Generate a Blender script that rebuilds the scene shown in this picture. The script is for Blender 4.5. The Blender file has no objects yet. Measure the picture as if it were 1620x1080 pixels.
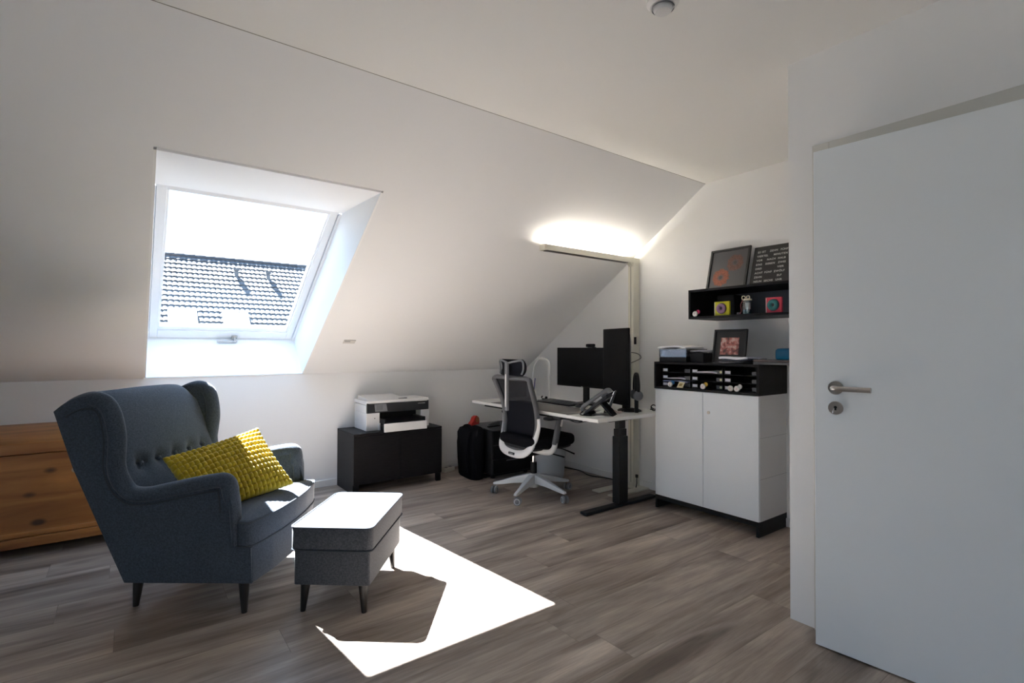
import bpy, bmesh, math, random
from mathutils import Vector, Matrix, noise
random.seed(7)
SC = bpy.context.scene
COL = SC.collection
PI = math.pi

# ------------------------------------------------------------------ camera
FPX, YAW, PIT, ROL = 812.529, 0.638088454, 0.0126737906, 0.00248715522
_f = Vector((math.sin(YAW)*math.cos(PIT), math.cos(YAW)*math.cos(PIT), math.sin(PIT)))
_r = Vector((math.cos(YAW), -math.sin(YAW), 0)); _u = _r.cross(_f)
_r2 = _r*math.cos(ROL)+_u*math.sin(ROL); _u2 = _u*math.cos(ROL)-_r*math.sin(ROL)
cam = bpy.data.cameras.new('camera'); cam_o = bpy.data.objects.new('camera', cam); COL.objects.link(cam_o)
cam.sensor_width = 36.0; cam.lens = FPX/1620*36; cam.clip_start = 0.02; cam.clip_end = 300
M = Matrix((_r2, _u2, -_f)).transposed().to_4x4(); M.translation = (0, 0, 1.19)
cam_o.matrix_world = M
SC.camera = cam_o

# ------------------------------------------------------------------ sky, sun, exposure
SKY_STRENGTH = 5.6
SUN_STRENGTH = 104.0
SC.view_settings.view_transform = 'Standard'; SC.view_settings.look = 'None'
SC.view_settings.gamma = 1.0; SC.view_settings.use_curve_mapping = False
SC.view_settings.exposure = 0.43
w = bpy.data.worlds.new('world'); SC.world = w; w.use_nodes = True
wn = w.node_tree; wn.nodes.clear()
wo = wn.nodes.new('ShaderNodeOutputWorld'); wb = wn.nodes.new('ShaderNodeBackground')
wg = wn.nodes.new('ShaderNodeTexCoord'); ws = wn.nodes.new('ShaderNodeSeparateXYZ'); wr = wn.nodes.new('ShaderNodeValToRGB')
wn.links.new(wg.outputs['Generated'], ws.inputs[0]); wm = wn.nodes.new('ShaderNodeMapRange'); wm.inputs[1].default_value = -1; wm.inputs[2].default_value = 1
wn.links.new(ws.outputs['Z'], wm.inputs[0]); wn.links.new(wm.outputs[0], wr.inputs[0])
wr.color_ramp.elements[0].position = 0.49; wr.color_ramp.elements[0].color = (0.20, 0.21, 0.20, 1)
_e = wr.color_ramp.elements.new(0.505); _e.color = (0.60, 0.79, 1.0, 1)
wr.color_ramp.elements[1].position = 1.0; wr.color_ramp.elements[1].color = (0.42, 0.66, 1.0, 1)
wn.links.new(wr.outputs[0], wb.inputs['Color']); wb.inputs['Strength'].default_value = SKY_STRENGTH
wn.links.new(wb.outputs[0], wo.inputs[0])
sl = bpy.data.lights.new('sun', 'SUN'); so = bpy.data.objects.new('sun', sl); COL.objects.link(so)
sl.energy = SUN_STRENGTH; sl.angle = math.radians(0.5); sl.color = (0.93, 0.965, 1.0)
so.rotation_euler = Vector((0.25, -0.823, -1.0)).to_track_quat('-Z', 'Y').to_euler()
so.location = (-3, 9, 12)
SC.cycles.use_denoising = True
SC.cycles.max_bounces = 14; SC.cycles.diffuse_bounces = 10; SC.cycles.transparent_max_bounces = 16
SC.cycles.caustics_reflective = False; SC.cycles.caustics_refractive = False
SC.cycles.sample_clamp_indirect = 12

# ------------------------------------------------------------------ materials
def mat(name, col=(0.8, 0.8, 0.8), rough=0.5, metal=0.0, spec=0.5, bump=None, noise_col=None, sheen=0):
    m = bpy.data.materials.new(name); m.use_nodes = True
    nt = m.node_tree; b = nt.nodes['Principled BSDF']
    b.inputs['Base Color'].default_value = (*col, 1); b.inputs['Roughness'].default_value = rough
    b.inputs['Metallic'].default_value = metal; b.inputs['Specular IOR Level'].default_value = spec
    if sheen: b.inputs['Sheen Weight'].default_value = sheen; b.inputs['Sheen Roughness'].default_value = 0.4
    tc = nt.nodes.new('ShaderNodeTexCoord')
    if noise_col:   # (scale, amount)
        n = nt.nodes.new('ShaderNodeTexNoise'); n.inputs['Scale'].default_value = noise_col[0]; n.inputs['Detail'].default_value = 6
        nt.links.new(tc.outputs['Object'], n.inputs['Vector'])
        mr = nt.nodes.new('ShaderNodeMapRange'); mr.inputs[1].default_value = .3; mr.inputs[2].default_value = .7
        mr.inputs[3].default_value = 1-noise_col[1]; mr.inputs[4].default_value = 1+noise_col[1]
        nt.links.new(n.outputs[0], mr.inputs[0])
        mx = nt.nodes.new('ShaderNodeVectorMath'); mx.operation = 'SCALE'; mx.inputs[0].default_value = col
        nt.links.new(mr.outputs[0], mx.inputs['Scale']); nt.links.new(mx.outputs[0], b.inputs['Base Color'])
    if bump:        # (scale, strength, distance)
        n = nt.nodes.new('ShaderNodeTexNoise'); n.inputs['Scale'].default_value = bump[0]; n.inputs['Detail'].default_value = 4
        nt.links.new(tc.outputs['Object'], n.inputs['Vector'])
        bp = nt.nodes.new('ShaderNodeBump'); bp.inputs['Strength'].default_value = bump[1]; bp.inputs['Distance'].default_value = bump[2]
        nt.links.new(n.outputs[0], bp.inputs['Height']); nt.links.new(bp.outputs[0], b.inputs['Normal'])
    return m

def fabric(name, col, col2, scale=260):
    m = mat(name, col, 0.9, spec=0.25, sheen=0.25)
    nt = m.node_tree; b = nt.nodes['Principled BSDF']; tc = nt.nodes.new('ShaderNodeTexCoord')
    mp = nt.nodes.new('ShaderNodeMapping'); nt.links.new(tc.outputs['Object'], mp.inputs[0])
    outs = []
    for k, sc in enumerate(((scale, scale*.4, scale*.5), (scale*.4, scale, scale))):
        mp2 = nt.nodes.new('ShaderNodeMapping'); mp2.inputs['Scale'].default_value = sc
        nt.links.new(tc.outputs['Object'], mp2.inputs[0])
        n = nt.nodes.new('ShaderNodeTexNoise'); n.inputs['Scale'].default_value = 1; n.inputs['Detail'].default_value = 3
        nt.links.new(mp2.outputs[0], n.inputs['Vector']); outs.append(n)
    ad = nt.nodes.new('ShaderNodeMath'); ad.operation = 'ADD'
    nt.links.new(outs[0].outputs[0], ad.inputs[0]); nt.links.new(outs[1].outputs[0], ad.inputs[1])
    mr = nt.nodes.new('ShaderNodeMapRange'); mr.inputs[1].default_value = .8; mr.inputs[2].default_value = 1.2
    nt.links.new(ad.outputs[0], mr.inputs[0])
    mx = nt.nodes.new('ShaderNodeMix'); mx.data_type = 'RGBA'
    mx.inputs[6].default_value = (*col, 1); mx.inputs[7].default_value = (*col2, 1)
    nt.links.new(mr.outputs[0], mx.inputs[0]); nt.links.new(mx.outputs[2], b.inputs['Base Color'])
    bp = nt.nodes.new('ShaderNodeBump'); bp.inputs['Strength'].default_value = .5; bp.inputs['Distance'].default_value = .001
    nt.links.new(ad.outputs[0], bp.inputs['Height']); nt.links.new(bp.outputs[0], b.inputs['Normal'])
    return m

def floor_mat():
    m = bpy.data.materials.new('vinyl_planks'); m.use_nodes = True; nt = m.node_tree; L = nt.links.new
    b = nt.nodes['Principled BSDF']; tc = nt.nodes.new('ShaderNodeTexCoord')
    N = nt.nodes.new
    br = N('ShaderNodeTexBrick'); br.inputs['Scale'].default_value = 1; br.offset = 0.0; br.offset_frequency = 2
    br.inputs['Brick Width'].default_value = 1.32; br.inputs['Row Height'].default_value = 0.205
    br.inputs['Mortar Size'].default_value = 0.0011; br.inputs['Mortar Smooth'].default_value = 0.3
    br.inputs['Color1'].default_value = (0, 0, 0, 1); br.inputs['Color2'].default_value = (1, 1, 1, 1); br.inputs['Mortar'].default_value = (.5, .5, .5, 1)
    mp0 = N('ShaderNodeMapping'); mp0.inputs['Location'].default_value = (0.31, 0.12, 0)
    L(tc.outputs['Object'], mp0.inputs[0])
    sx_ = N('ShaderNodeSeparateXYZ'); L(mp0.outputs[0], sx_.inputs[0])
    dv = N('ShaderNodeMath'); dv.operation = 'DIVIDE'; dv.inputs[1].default_value = .205; L(sx_.outputs['Y'], dv.inputs[0])
    fl = N('ShaderNodeMath'); fl.operation = 'FLOOR'; L(dv.outputs[0], fl.inputs[0])
    wn_ = N('ShaderNodeTexWhiteNoise'); wn_.noise_dimensions = '1D'; L(fl.outputs[0], wn_.inputs['W'])
    ma = N('ShaderNodeMath'); ma.operation = 'MULTIPLY_ADD'; ma.inputs[1].default_value = 1.32; L(wn_.outputs['Value'], ma.inputs[0]); L(sx_.outputs['X'], ma.inputs[2])
    cx_ = N('ShaderNodeCombineXYZ'); L(ma.outputs[0], cx_.inputs['X']); L(sx_.outputs['Y'], cx_.inputs['Y'])
    L(cx_.outputs[0], br.inputs['Vector'])
    # per-plank offset for the grain
    sc = N('ShaderNodeVectorMath'); sc.operation = 'SCALE'; sc.inputs['Scale'].default_value = 17.0
    L(br.outputs['Color'], sc.inputs[0])
    ad = N('ShaderNodeVectorMath'); ad.operation = 'ADD'; L(tc.outputs['Object'], ad.inputs[0]); L(sc.outputs[0], ad.inputs[1])
    def nz(scale, detail, dist=0, rough=.55):
        mp = N('ShaderNodeMapping'); mp.inputs['Scale'].default_value = scale; L(ad.outputs[0], mp.inputs[0])
        n = N('ShaderNodeTexNoise'); n.inputs['Scale'].default_value = 1; n.inputs['Detail'].default_value = detail
        n.inputs['Distortion'].default_value = dist; n.inputs['Roughness'].default_value = rough
        L(mp.outputs[0], n.inputs['Vector']); return n
    big = nz((0.75, 5.2, 1), 3, 1.2); mid = nz((2.0, 19, 1), 5, 1.0); fine = nz((5, 85, 1), 5, .9, .72)
    r1 = N('ShaderNodeValToRGB'); e = r1.color_ramp.elements
    e[0].position = .31; e[0].color = (.115, .080, .060, 1); e[1].position = .69; e[1].color = (.56, .465, .385, 1)
    e2 = e.new(.5); e2.color = (.335, .270, .222, 1)
    s1 = N('ShaderNodeMath'); s1.operation = 'MULTIPLY_ADD'; s1.inputs[1].default_value = .70
    L(big.outputs[0], s1.inputs[0])
    s2 = N('ShaderNodeMath'); s2.operation = 'MULTIPLY'; s2.inputs[1].default_value = .30; L(mid.outputs[0], s2.inputs[0]); L(s2.outputs[0], s1.inputs[2])
    L(s1.outputs[0], r1.inputs[0])
    # fine grain
    mr = N('ShaderNodeMapRange'); mr.inputs[1].default_value = .3; mr.inputs[2].default_value = .7; mr.inputs[3].default_value = .80; mr.inputs[4].default_value = 1.15
    L(fine.outputs[0], mr.inputs[0])
    # knots
    mpk = N('ShaderNodeMapping'); mpk.inputs['Scale'].default_value = (1.5, 4.6, 1); L(ad.outputs[0], mpk.inputs[0])
    vk = N('ShaderNodeTexVoronoi'); vk.inputs['Scale'].default_value = 1; L(mpk.outputs[0], vk.inputs['Vector'])
    mk = N('ShaderNodeMapRange'); mk.inputs[1].default_value = .02; mk.inputs[2].default_value = .17; mk.inputs[3].default_value = .62; mk.inputs[4].default_value = 1
    L(vk.outputs['Distance'], mk.inputs[0])
    # plank tone
    mt = N('ShaderNodeMapRange'); mt.inputs[3].default_value = .86; mt.inputs[4].default_value = 1.12; L(br.outputs['Color'], mt.inputs[0])
    # seam
    ms = N('ShaderNodeMapRange'); ms.inputs[3].default_value = 1; ms.inputs[4].default_value = .55; L(br.outputs['Fac'], ms.inputs[0])
    p = mr.outputs[0]
    for q in (mk, mt, ms):
        mu = N('ShaderNodeMath'); mu.operation = 'MULTIPLY'; L(p, mu.inputs[0]); L(q.outputs[0], mu.inputs[1]); p = mu.outputs[0]
    vs = N('ShaderNodeVectorMath'); vs.operation = 'SCALE'; L(r1.outputs[0], vs.inputs[0]); L(p, vs.inputs['Scale'])
    L(vs.outputs[0], b.inputs['Base Color'])
    b.inputs['Roughness'].default_value = .42; b.inputs['Specular IOR Level'].default_value = .42
    bp = N('ShaderNodeBump'); bp.inputs['Strength'].default_value = .35; bp.inputs['Distance'].default_value = .0012
    L(p, bp.inputs['Height']); L(bp.outputs[0], b.inputs['Normal'])
    return m

def pine_mat():
    m = bpy.data.materials.new('pine'); m.use_nodes = True; nt = m.node_tree; L = nt.links.new; N = nt.nodes.new
    b = nt.nodes['Principled BSDF']; tc = N('ShaderNodeTexCoord')
    mp = N('ShaderNodeMapping'); mp.inputs['Scale'].default_value = (1.2, 9, 11); L(tc.outputs['Object'], mp.inputs[0])
    n = N('ShaderNodeTexNoise'); n.inputs['Scale'].default_value = 1; n.inputs['Detail'].default_value = 7; n.inputs['Distortion'].default_value = .8
    L(mp.outputs[0], n.inputs['Vector'])
    r = N('ShaderNodeValToRGB'); r.color_ramp.elements[0].position = .3; r.color_ramp.elements[0].color = (.19, .066, .015, 1)
    r.color_ramp.elements[1].position = .7; r.color_ramp.elements[1].color = (.45, .195, .052, 1); L(n.outputs[0], r.inputs[0])
    mk = N('ShaderNodeMapping'); mk.inputs['Scale'].default_value = (4.0, 3, 7.2); mk.inputs['Location'].default_value = (.3, .1, .25); L(tc.outputs['Object'], mk.inputs[0])
    v = N('ShaderNodeTexVoronoi'); v.inputs['Scale'].default_value = 1; L(mk.outputs[0], v.inputs['Vector'])
    mr = N('ShaderNodeMapRange'); mr.inputs[1].default_value = .09; mr.inputs[2].default_value = .17; mr.inputs[3].default_value = .22; mr.inputs[4].default_value = 1
    L(v.outputs['Distance'], mr.inputs[0])
    vs = N('ShaderNodeVectorMath'); vs.operation = 'SCALE'; L(r.outputs[0], vs.inputs[0]); L(mr.outputs[0], vs.inputs['Scale'])
    L(vs.outputs[0], b.inputs['Base Color']); b.inputs['Roughness'].default_value = .38
    return m

def wood_black():
    m = mat('black_brown_veneer', (.012, .011, .012), .42, spec=.14)
    nt = m.node_tree; L = nt.links.new; N = nt.nodes.new; b = nt.nodes['Principled BSDF']; tc = N('ShaderNodeTexCoord')
    mp = N('ShaderNodeMapping'); mp.inputs['Scale'].default_value = (14, 14, 160); L(tc.outputs['Object'], mp.inputs[0])
    n = N('ShaderNodeTexNoise'); n.inputs['Scale'].default_value = 1; n.inputs['Detail'].default_value = 4; L(mp.outputs[0], n.inputs['Vector'])
    r = N('ShaderNodeValToRGB'); r.color_ramp.elements[0].color = (.004, .004, .005, 1); r.color_ramp.elements[1].color = (.015, .014, .015, 1)
    r.color_ramp.elements[0].position = .3; r.color_ramp.elements[1].position = .75
    L(n.outputs[0], r.inputs[0]); L(r.outputs[0], b.inputs['Base Color'])
    return m

def clear_mat(name, tint, gloss=.06, trans=.94, rough=.02):
    m = bpy.data.materials.new(name); m.use_nodes = True; nt = m.node_tree; nt.nodes.clear(); N = nt.nodes.new
    o = N('ShaderNodeOutputMaterial'); t = N('ShaderNodeBsdfTransparent'); t.inputs[0].default_value = (*tint, 1)
    g = N('ShaderNodeBsdfGlossy'); g.inputs['Roughness'].default_value = rough
    mx = N('ShaderNodeMixShader'); mx.inputs[0].default_value = gloss
    nt.links.new(t.outputs[0], mx.inputs[1]); nt.links.new(g.outputs[0], mx.inputs[2]); nt.links.new(mx.outputs[0], o.inputs[0])
    return m

def mesh_fabric(name, col, through):
    m = bpy.data.materials.new(name); m.use_nodes = True; nt = m.node_tree; N = nt.nodes.new
    b = nt.nodes['Principled BSDF']; b.inputs['Base Color'].default_value = (*col, 1); b.inputs['Roughness'].default_value = .9; b.inputs['Specular IOR Level'].default_value = .05
    o = nt.nodes['Material Output']; t = N('ShaderNodeBsdfTransparent'); mx = N('ShaderNodeMixShader'); mx.inputs[0].default_value = through
    nt.links.new(b.outputs[0], mx.inputs[1]); nt.links.new(t.outputs[0], mx.inputs[2]); nt.links.new(mx.outputs[0], o.inputs[0])
    return m

def emit(name, col, s):
    m = bpy.data.materials.new(name); m.use_nodes = True; nt = m.node_tree; b = nt.nodes['Principled BSDF']
    b.inputs['Base Color'].default_value = (.9, .9, .9, 1)
    b.inputs['Emission Color'].default_value = (*col, 1); b.inputs['Emission Strength'].default_value = s
    return m

WALL = mat('wall_paint', (.84, .84, .84), .85, spec=.2, bump=(90, .12, .002))
CEIL = mat('ceiling_paint', (.84, .84, .82), .9, spec=.15, bump=(70, .1, .002))
LINING = mat('reveal_white', (.88, .88, .88), .55)
TRIM = mat('white_trim', (.80, .80, .79), .45)
CASING = mat('door_casing', (.62, .61, .57), .5)
DOORM = mat('door_lacquer', (.80, .84, .87), .38, bump=(30, .03, .001))
FLOOR = floor_mat()
GREY_F = fabric('blue_grey_wool', (.036, .046, .062), (.066, .082, .106))
OTT_F = fabric('grey_wool', (.042, .047, .056), (.082, .088, .100))
PIPE_F = mat('piping_fabric', (.035, .042, .053), .85)
BLACKWOOD = mat('black_stained_leg', (.010, .009, .009), .35)
YELLOW = mat('mustard_knit', (.50, .36, .012), .85, bump=(300, .5, .002), noise_col=(60, .18), sheen=.3)
PINE = pine_mat()
VENEER = wood_black()
BRASS = mat('old_brass', (.35, .30, .22), .4, .9)
STEEL = mat('brushed_steel', (.50, .47, .44), .32, .95)
CHROME = mat('chrome', (.7, .7, .7), .12, 1)
WPL = mat('white_plastic', (.72, .72, .72), .35)
WPL2 = mat('warm_white_enamel', (.72, .70, .60), .45)
BPL = mat('black_plastic', (.009, .009, .010), .45, spec=.2)
BPL2 = mat('satin_black_panel', (.020, .021, .024), .3)
DKG = mat('dark_grey_plastic', (.10, .105, .115), .5)
MIDG = mat('mid_grey_plastic', (.19, .195, .21), .5)
PALEG = mat('pale_grey_plastic', (.62, .64, .66), .4)
DESKW = mat('white_laminate', (.80, .80, .78), .35)
BMETAL = mat('black_powder_coat', (.010, .011, .012), .5, spec=.25)
SCREEN = mat('screen_black', (.004, .004, .005), .28, spec=.12)
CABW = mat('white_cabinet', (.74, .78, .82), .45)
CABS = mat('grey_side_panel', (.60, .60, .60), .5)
NETB = mesh_fabric('black_net', (.012, .013, .018), .10)
NETU = mesh_fabric('open_net', (.014, .015, .020), .09)
BFAB = mat('black_cloth', (.006, .006, .008), .9, spec=.1, bump=(220, .4, .002))
RED = mat('red_plastic', (.42, .02, .015), .35)
PAPER = mat('paper', (.75, .75, .82), .8, bump=(40, .2, .002))
GLASS = clear_mat('clear_pane', (.97, .985, 1.0), .05)
SMOKE = clear_mat('smoky_plastic', (.70, .69, .70), .10)
ROOF = mat('roof_tile', (.030, .032, .037), .7, noise_col=(3, .10))
ROOFW = mat('roof_window_glass', (.12, .12, .11), .15)

# ------------------------------------------------------------------ mesh helpers
class MB:
    def __init__(s, mx=None): s.bm = bmesh.new(); s.mx = mx or Matrix()
    def _v(s, p): return s.bm.verts.new(s.mx @ Vector(p))
    def box(s, x0, x1, y0, y1, z0, z1):
        v = [s._v(p) for p in ((x0, y0, z0), (x1, y0, z0), (x1, y1, z0), (x0, y1, z0), (x0, y0, z1), (x1, y0, z1), (x1, y1, z1), (x0, y1, z1))]
        for f in ((3, 2, 1, 0), (4, 5, 6, 7), (0, 1, 5, 4), (1, 2, 6, 5), (2, 3, 7, 6), (3, 0, 4, 7)): s.bm.faces.new([v[i] for i in f])
        return s
    def hexa(s, b, t):
        v = [s._v(p) for p in list(b)+list(t)]
        for f in ((3, 2, 1, 0), (4, 5, 6, 7), (0, 1, 5, 4), (1, 2, 6, 5), (2, 3, 7, 6), (3, 0, 4, 7)): s.bm.faces.new([v[i] for i in f])
        return s
    def quad(s, *p): s.bm.faces.new([s._v(q) for q in p]); return s
    def rings(s, rings, close=True, cap0=True, cap1=True):
        R = [[s._v(p) for p in r] for r in rings]
        n = len(R[0])
        for a, b in zip(R, R[1:]):
            for i in range(n if close else n-1):
                j = (i+1) % n
                s.bm.faces.new((a[i], a[j], b[j], b[i]))
        if cap0: s.bm.faces.new(R[0][::-1])
        if cap1: s.bm.faces.new(R[-1])
        return s
    def lathe(s, prof, c=(0, 0, 0), ax='z', n=24, cap=True):
        rr = []
        for r, h in prof:
            r = max(r, 1e-4); ring = []
            for i in range(n):
                a = 2*PI*i/n; x, y = r*math.cos(a), r*math.sin(a)
                p = {'z': (x, y, h), 'x': (h, x, y), 'y': (y, h, x)}[ax]
                ring.append((p[0]+c[0], p[1]+c[1], p[2]+c[2]))
            rr.append(ring)
        return s.rings(rr, True, cap, cap)
    def cyl(s, r, h0, h1, c=(0, 0, 0), ax='z', n=20): return s.lathe([(r, h0), (r, h1)], c, ax, n)
    def tube(s, path, r, n=10, closed=False, sx=1.0, sy=1.0, up=(0, 0, 1)):
        P = [Vector(p) for p in path]; m = len(P); rings = []
        rad = r if isinstance(r, (list, tuple)) else [r]*m
        T = []
        for i in range(m):
            a = P[i-1] if (closed or i > 0) else P[i]; b = P[(i+1) % m] if (closed or i < m-1) else P[i]
            T.append((b-a).normalized())
        u = Vector(up)
        if abs(T[0].dot(u)) > .95: u = Vector((1, 0, 0)) if abs(T[0].x) < .9 else Vector((0, 1, 0))
        nrm = (u-T[0]*u.dot(T[0])).normalized()
        for i in range(m):
            if i: nrm = (nrm-T[i]*nrm.dot(T[i])).normalized()
            bn = T[i].cross(nrm)
            rings.append([P[i]+nrm*math.cos(2*PI*k/n)*rad[i]*sx+bn*math.sin(2*PI*k/n)*rad[i]*sy for k in range(n)])
        if closed:
            rings.append(rings[0]); return s.rings(rings, True, False, False).weld()
        return s.rings(rings)
    def weld(s, d=1e-5): bmesh.ops.remove_doubles(s.bm, verts=s.bm.verts, dist=d); return s
    def sphere(s, r, c=(0, 0, 0), n=16, sc=(1, 1, 1)):
        k = n//2; rr = []
        for j in range(k+1):
            t = -PI/2+PI*j/k; q = max(math.cos(t), 1e-3)
            rr.append([(c[0]+sc[0]*r*q*math.cos(2*PI*i/n), c[1]+sc[1]*r*q*math.sin(2*PI*i/n), c[2]+sc[2]*r*math.sin(t)) for i in range(n)])
        return s.rings(rr)
    def torus(s, R, r, c=(0, 0, 0), ax='z', n=24, m=12):
        path = []
        for i in range(n):
            a = 2*PI*i/n; x, y = R*math.cos(a), R*math.sin(a)
            p = {'z': (x, y, 0), 'x': (0, x, y), 'y': (y, 0, x)}[ax]; path.append(tuple(p[k]+c[k] for k in range(3)))
        return s.tube(path, r, m, closed=True)
    def build(s, name, m, parent=None, bev=0, seg=2, smooth=False, sub=0):
        bmesh.ops.recalc_face_normals(s.bm, faces=s.bm.faces)
        me = bpy.data.meshes.new(name); s.bm.to_mesh(me); s.bm.free()
        o = bpy.data.objects.new(name, me); COL.objects.link(o)
        if m: me.materials.append(m)
        if parent: o.parent = parent
        if bev:
            b = o.modifiers.new('bevel', 'BEVEL'); b.width = bev; b.segments = seg; b.limit_method = 'ANGLE'; b.angle_limit = math.radians(35)
        if sub: q = o.modifiers.new('sub', 'SUBSURF'); q.levels = sub; q.render_levels = sub
        if smooth or bev or sub:
            for p in me.polygons: p.use_smooth = True
            if not sub and not (smooth is True):
                me.shade_smooth()
                try: me.set_sharp_from_angle(angle=math.radians(40))
                except Exception: pass
        return o

def tag(o, label=None, cat=None, group=None, kind=None):
    if label: o['label'] = label
    if cat: o['category'] = cat
    if group: o['group'] = group
    if kind: o['kind'] = kind
    return o
def thing(name, label, cat, loc=(0, 0, 0), rz=0, group=None):
    o = bpy.data.objects.new(name, None); COL.objects.link(o); o.empty_display_size = .1
    o.location = loc; o.rotation_euler = (0, 0, rz)
    return tag(o, label, cat, group)
def copy_tree(o, parent=None):
    c = o.copy(); COL.objects.link(c); c.parent = parent
    for ch in [x for x in bpy.data.objects if x.parent == o]: copy_tree(ch, c)
    return c
def struct(o): o['kind'] = 'structure'; return o

def round_outline(pts, r, k=5):
    out = []; n = len(pts)
    for i in range(n):
        p0, p, p1 = Vector(pts[i-1]), Vector(pts[i]), Vector(pts[(i+1) % n])
        a = (p0-p); b = (p1-p); rr = min(r, a.length*.45, b.length*.45)
        s0 = p+a.normalized()*rr; s1 = p+b.normalized()*rr
        for j in range(k+1):
            t = j/k; out.append(tuple(s0*(1-t)**2+p*2*t*(1-t)+s1*t*t))
    return out
def catmull(pts, k=6, closed=False):
    P = [Vector(p) for p in pts]; n = len(P); out = []
    rng = range(n) if closed else range(n-1)
    for i in rng:
        g = lambda j: P[j % n] if closed else P[max(0, min(n-1, j))]
        a, b, c, d = g(i-1), g(i), g(i+1), g(i+2)
        for j in range(k):
            t = j/k; out.append(.5*((2*b)+(c-a)*t+(2*a-5*b+4*c-d)*t*t+(-a+3*b-3*c+d)*t**3))
    if not closed: out.append(P[-1])
    return out
def cushion_mb(outline, z0, z1, r=.02, crown=.0, mb=None, k=4, inset_bottom=None):
    """soft slab: outline in xy, side wall from z0 to z1 with rounded lips, crowned top"""
    mb = mb or MB(); c = Vector((sum(p[0] for p in outline)/len(outline), sum(p[1] for p in outline)/len(outline)))
    def ring(ins, z, s=1.0):
        res = []
        n = len(outline)
        for i in range(n):
            p = Vector(outline[i][:2]); a = Vector(outline[i-1][:2]); b = Vector(outline[(i+1) % n][:2])
            t = (b-a).normalized(); nr = Vector((-t.y, t.x))
            if nr.dot(c-p) < 0 and ins > 0: nr = -nr
            q = p+nr*ins; q = c+(q-c)*s
            res.append((q.x, q.y, z))
        return res
    rr = [ring(r, z0)]
    for j in range(1, k+1): a = PI/2*j/k; rr.append(ring(r*(1-math.sin(a)), z0+r*(1-math.cos(a))))
    for j in range(k+1): a = PI/2*j/k; rr.append(ring(r*(1-math.cos(a)), z1-r*(1-math.sin(a))))
    for s in (.9, .75, .55, .3, .1): rr.append(ring(r, z1+crown*(1-s**2.2), s))
    return mb.rings(rr)

# ================================================================== SETTING
XG, YK, XD, YC, ZC = 3.54, 4.50, 2.35, 1.10, 2.456      # gable wall, knee wall, door wall, corner, ceiling
ZK, YB = .970, 2.277                                     # knee-wall top, slope break
XL, YF = -2.6, -2.6
def slope_z(y): return ZC-(y-YB)*(ZC-ZK)/(YK-YB)
struct(MB().box(XL-.1, XG+.1, YF-.1, YK+.1, -.12, 0).build('floor', FLOOR))
struct(MB().box(XL, XG+.12, YF, YB+.02, ZC, ZC+.12).build('ceiling', CEIL))
struct(MB().box(XL, XG+.12, YK, YK+.45, 0, ZK-.004).build('wall_knee', WALL))
# sloping wall with the window hole
WX0, WX1 = .085, 1.152
WY0, WY1 = 4.495, 2.83
def sl(x, y, d=0): return (x, y+d*.5557, slope_z(y)+d*.8314)
mb = MB()
def slab(x0, x1, ya, yb):
    t = .38
    mb.hexa([sl(x0, ya), sl(x1, ya), sl(x1, yb), sl(x0, yb)], [sl(x0, ya, t), sl(x1, ya, t), sl(x1, yb, t), sl(x0, yb, t)])
slab(XL, WX0-.012, YK+.30, YB); slab(WX1+.012, XG+.12, YK+.30, YB); slab(WX0-.012, WX1+.012, WY1-.012, YB)
mb.build('wall_slope', WALL)['kind'] = 'structure'
struct(MB().box(XG, XG+.12, YC-.1, YK+.1, 0, ZC).build('wall_gable', WALL))
# fine shadow joint where the slope meets the ceiling
struct(MB().box(XL, XG, YB-.0015, YB+.0015, ZC-.0012, ZC+.004).build('trim_1', mat('joint_shadow_gap', (.25, .23, .2), .9)))
# door wall with opening
D0, D1, DZ = .085, .930, 1.992
mb = MB(); mb.box(XD, XD+.12, D1, YC, 0, ZC).box(XD, XD+.12, YF, D0, 0, ZC).box(XD, XD+.12, D0, D1, DZ, ZC)
mb.box(XD+.12, XG, YC-.12, YC, 0, ZC)
mb.build('wall_door', WALL)['kind'] = 'structure'
mb = MB(); mb.box(XD+.12, XG, YF, YF+.1, 0, ZC).box(XG, XG+.1, YF, YC-.12, 0, ZC)
mb.build('wall_hall', WALL)['kind'] = 'structure'
# rest of the room behind the camera
LY0, LY1, LZ0, LZ1 = -2.50, .10, .85, 2.36       # unseen window opening added in the left gable to let in fill light
mb = MB(); mb.box(XL-.25, XL, YF, LY0, 0, ZC+.1).box(XL-.25, XL, LY1, YK+.45, 0, ZC+.1).box(XL-.25, XL, LY0, LY1, 0, LZ0).box(XL-.25, XL, LY0, LY1, LZ1, ZC+.1)
FARW = mat('bounce_cut_grey', (.42, .43, .45), .85, bump=(90, .12, .002))  # unseen left wall toned down to cut light bounced onto the slope
struct(mb.build('wall_left', FARW))
mb = MB()
for yy in (LY0, LY1-.06): mb.box(XL-.16, XL-.10, yy, yy+.06, LZ0, LZ1)
mb.box(XL-.16, XL-.10, LY0, LY1, LZ0, LZ0+.06).box(XL-.16, XL-.10, LY0, LY1, LZ1-.06, LZ1)
w2 = struct(mb.build('added_fill_window', TRIM))  # frame of the added fill-light window, out of view
MB().box(XL-.135, XL-.13, LY0+.06, LY1-.06, LZ0+.06, LZ1-.06).build('pane', clear_mat('fill_window_pane', (.97, .985, 1.0), .05), w2)
struct(MB().box(XL-.12, XG+.1, YF-.12, YF, 0, ZC+.1).build('wall_rear', mat('rear_bounce_cut_grey', (.46, .46, .46), .85)))  # unseen rear wall, its grey darkened to reduce bounce light
# baseboards
struct(MB().box(XL, XG, YK-.012, YK, 0, .058).build('baseboard_knee', TRIM, bev=.003))
struct(MB().box(XG-.012, XG, YC, YK-.012, 0, .058).build('baseboard_gable', TRIM, bev=.003))
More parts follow.
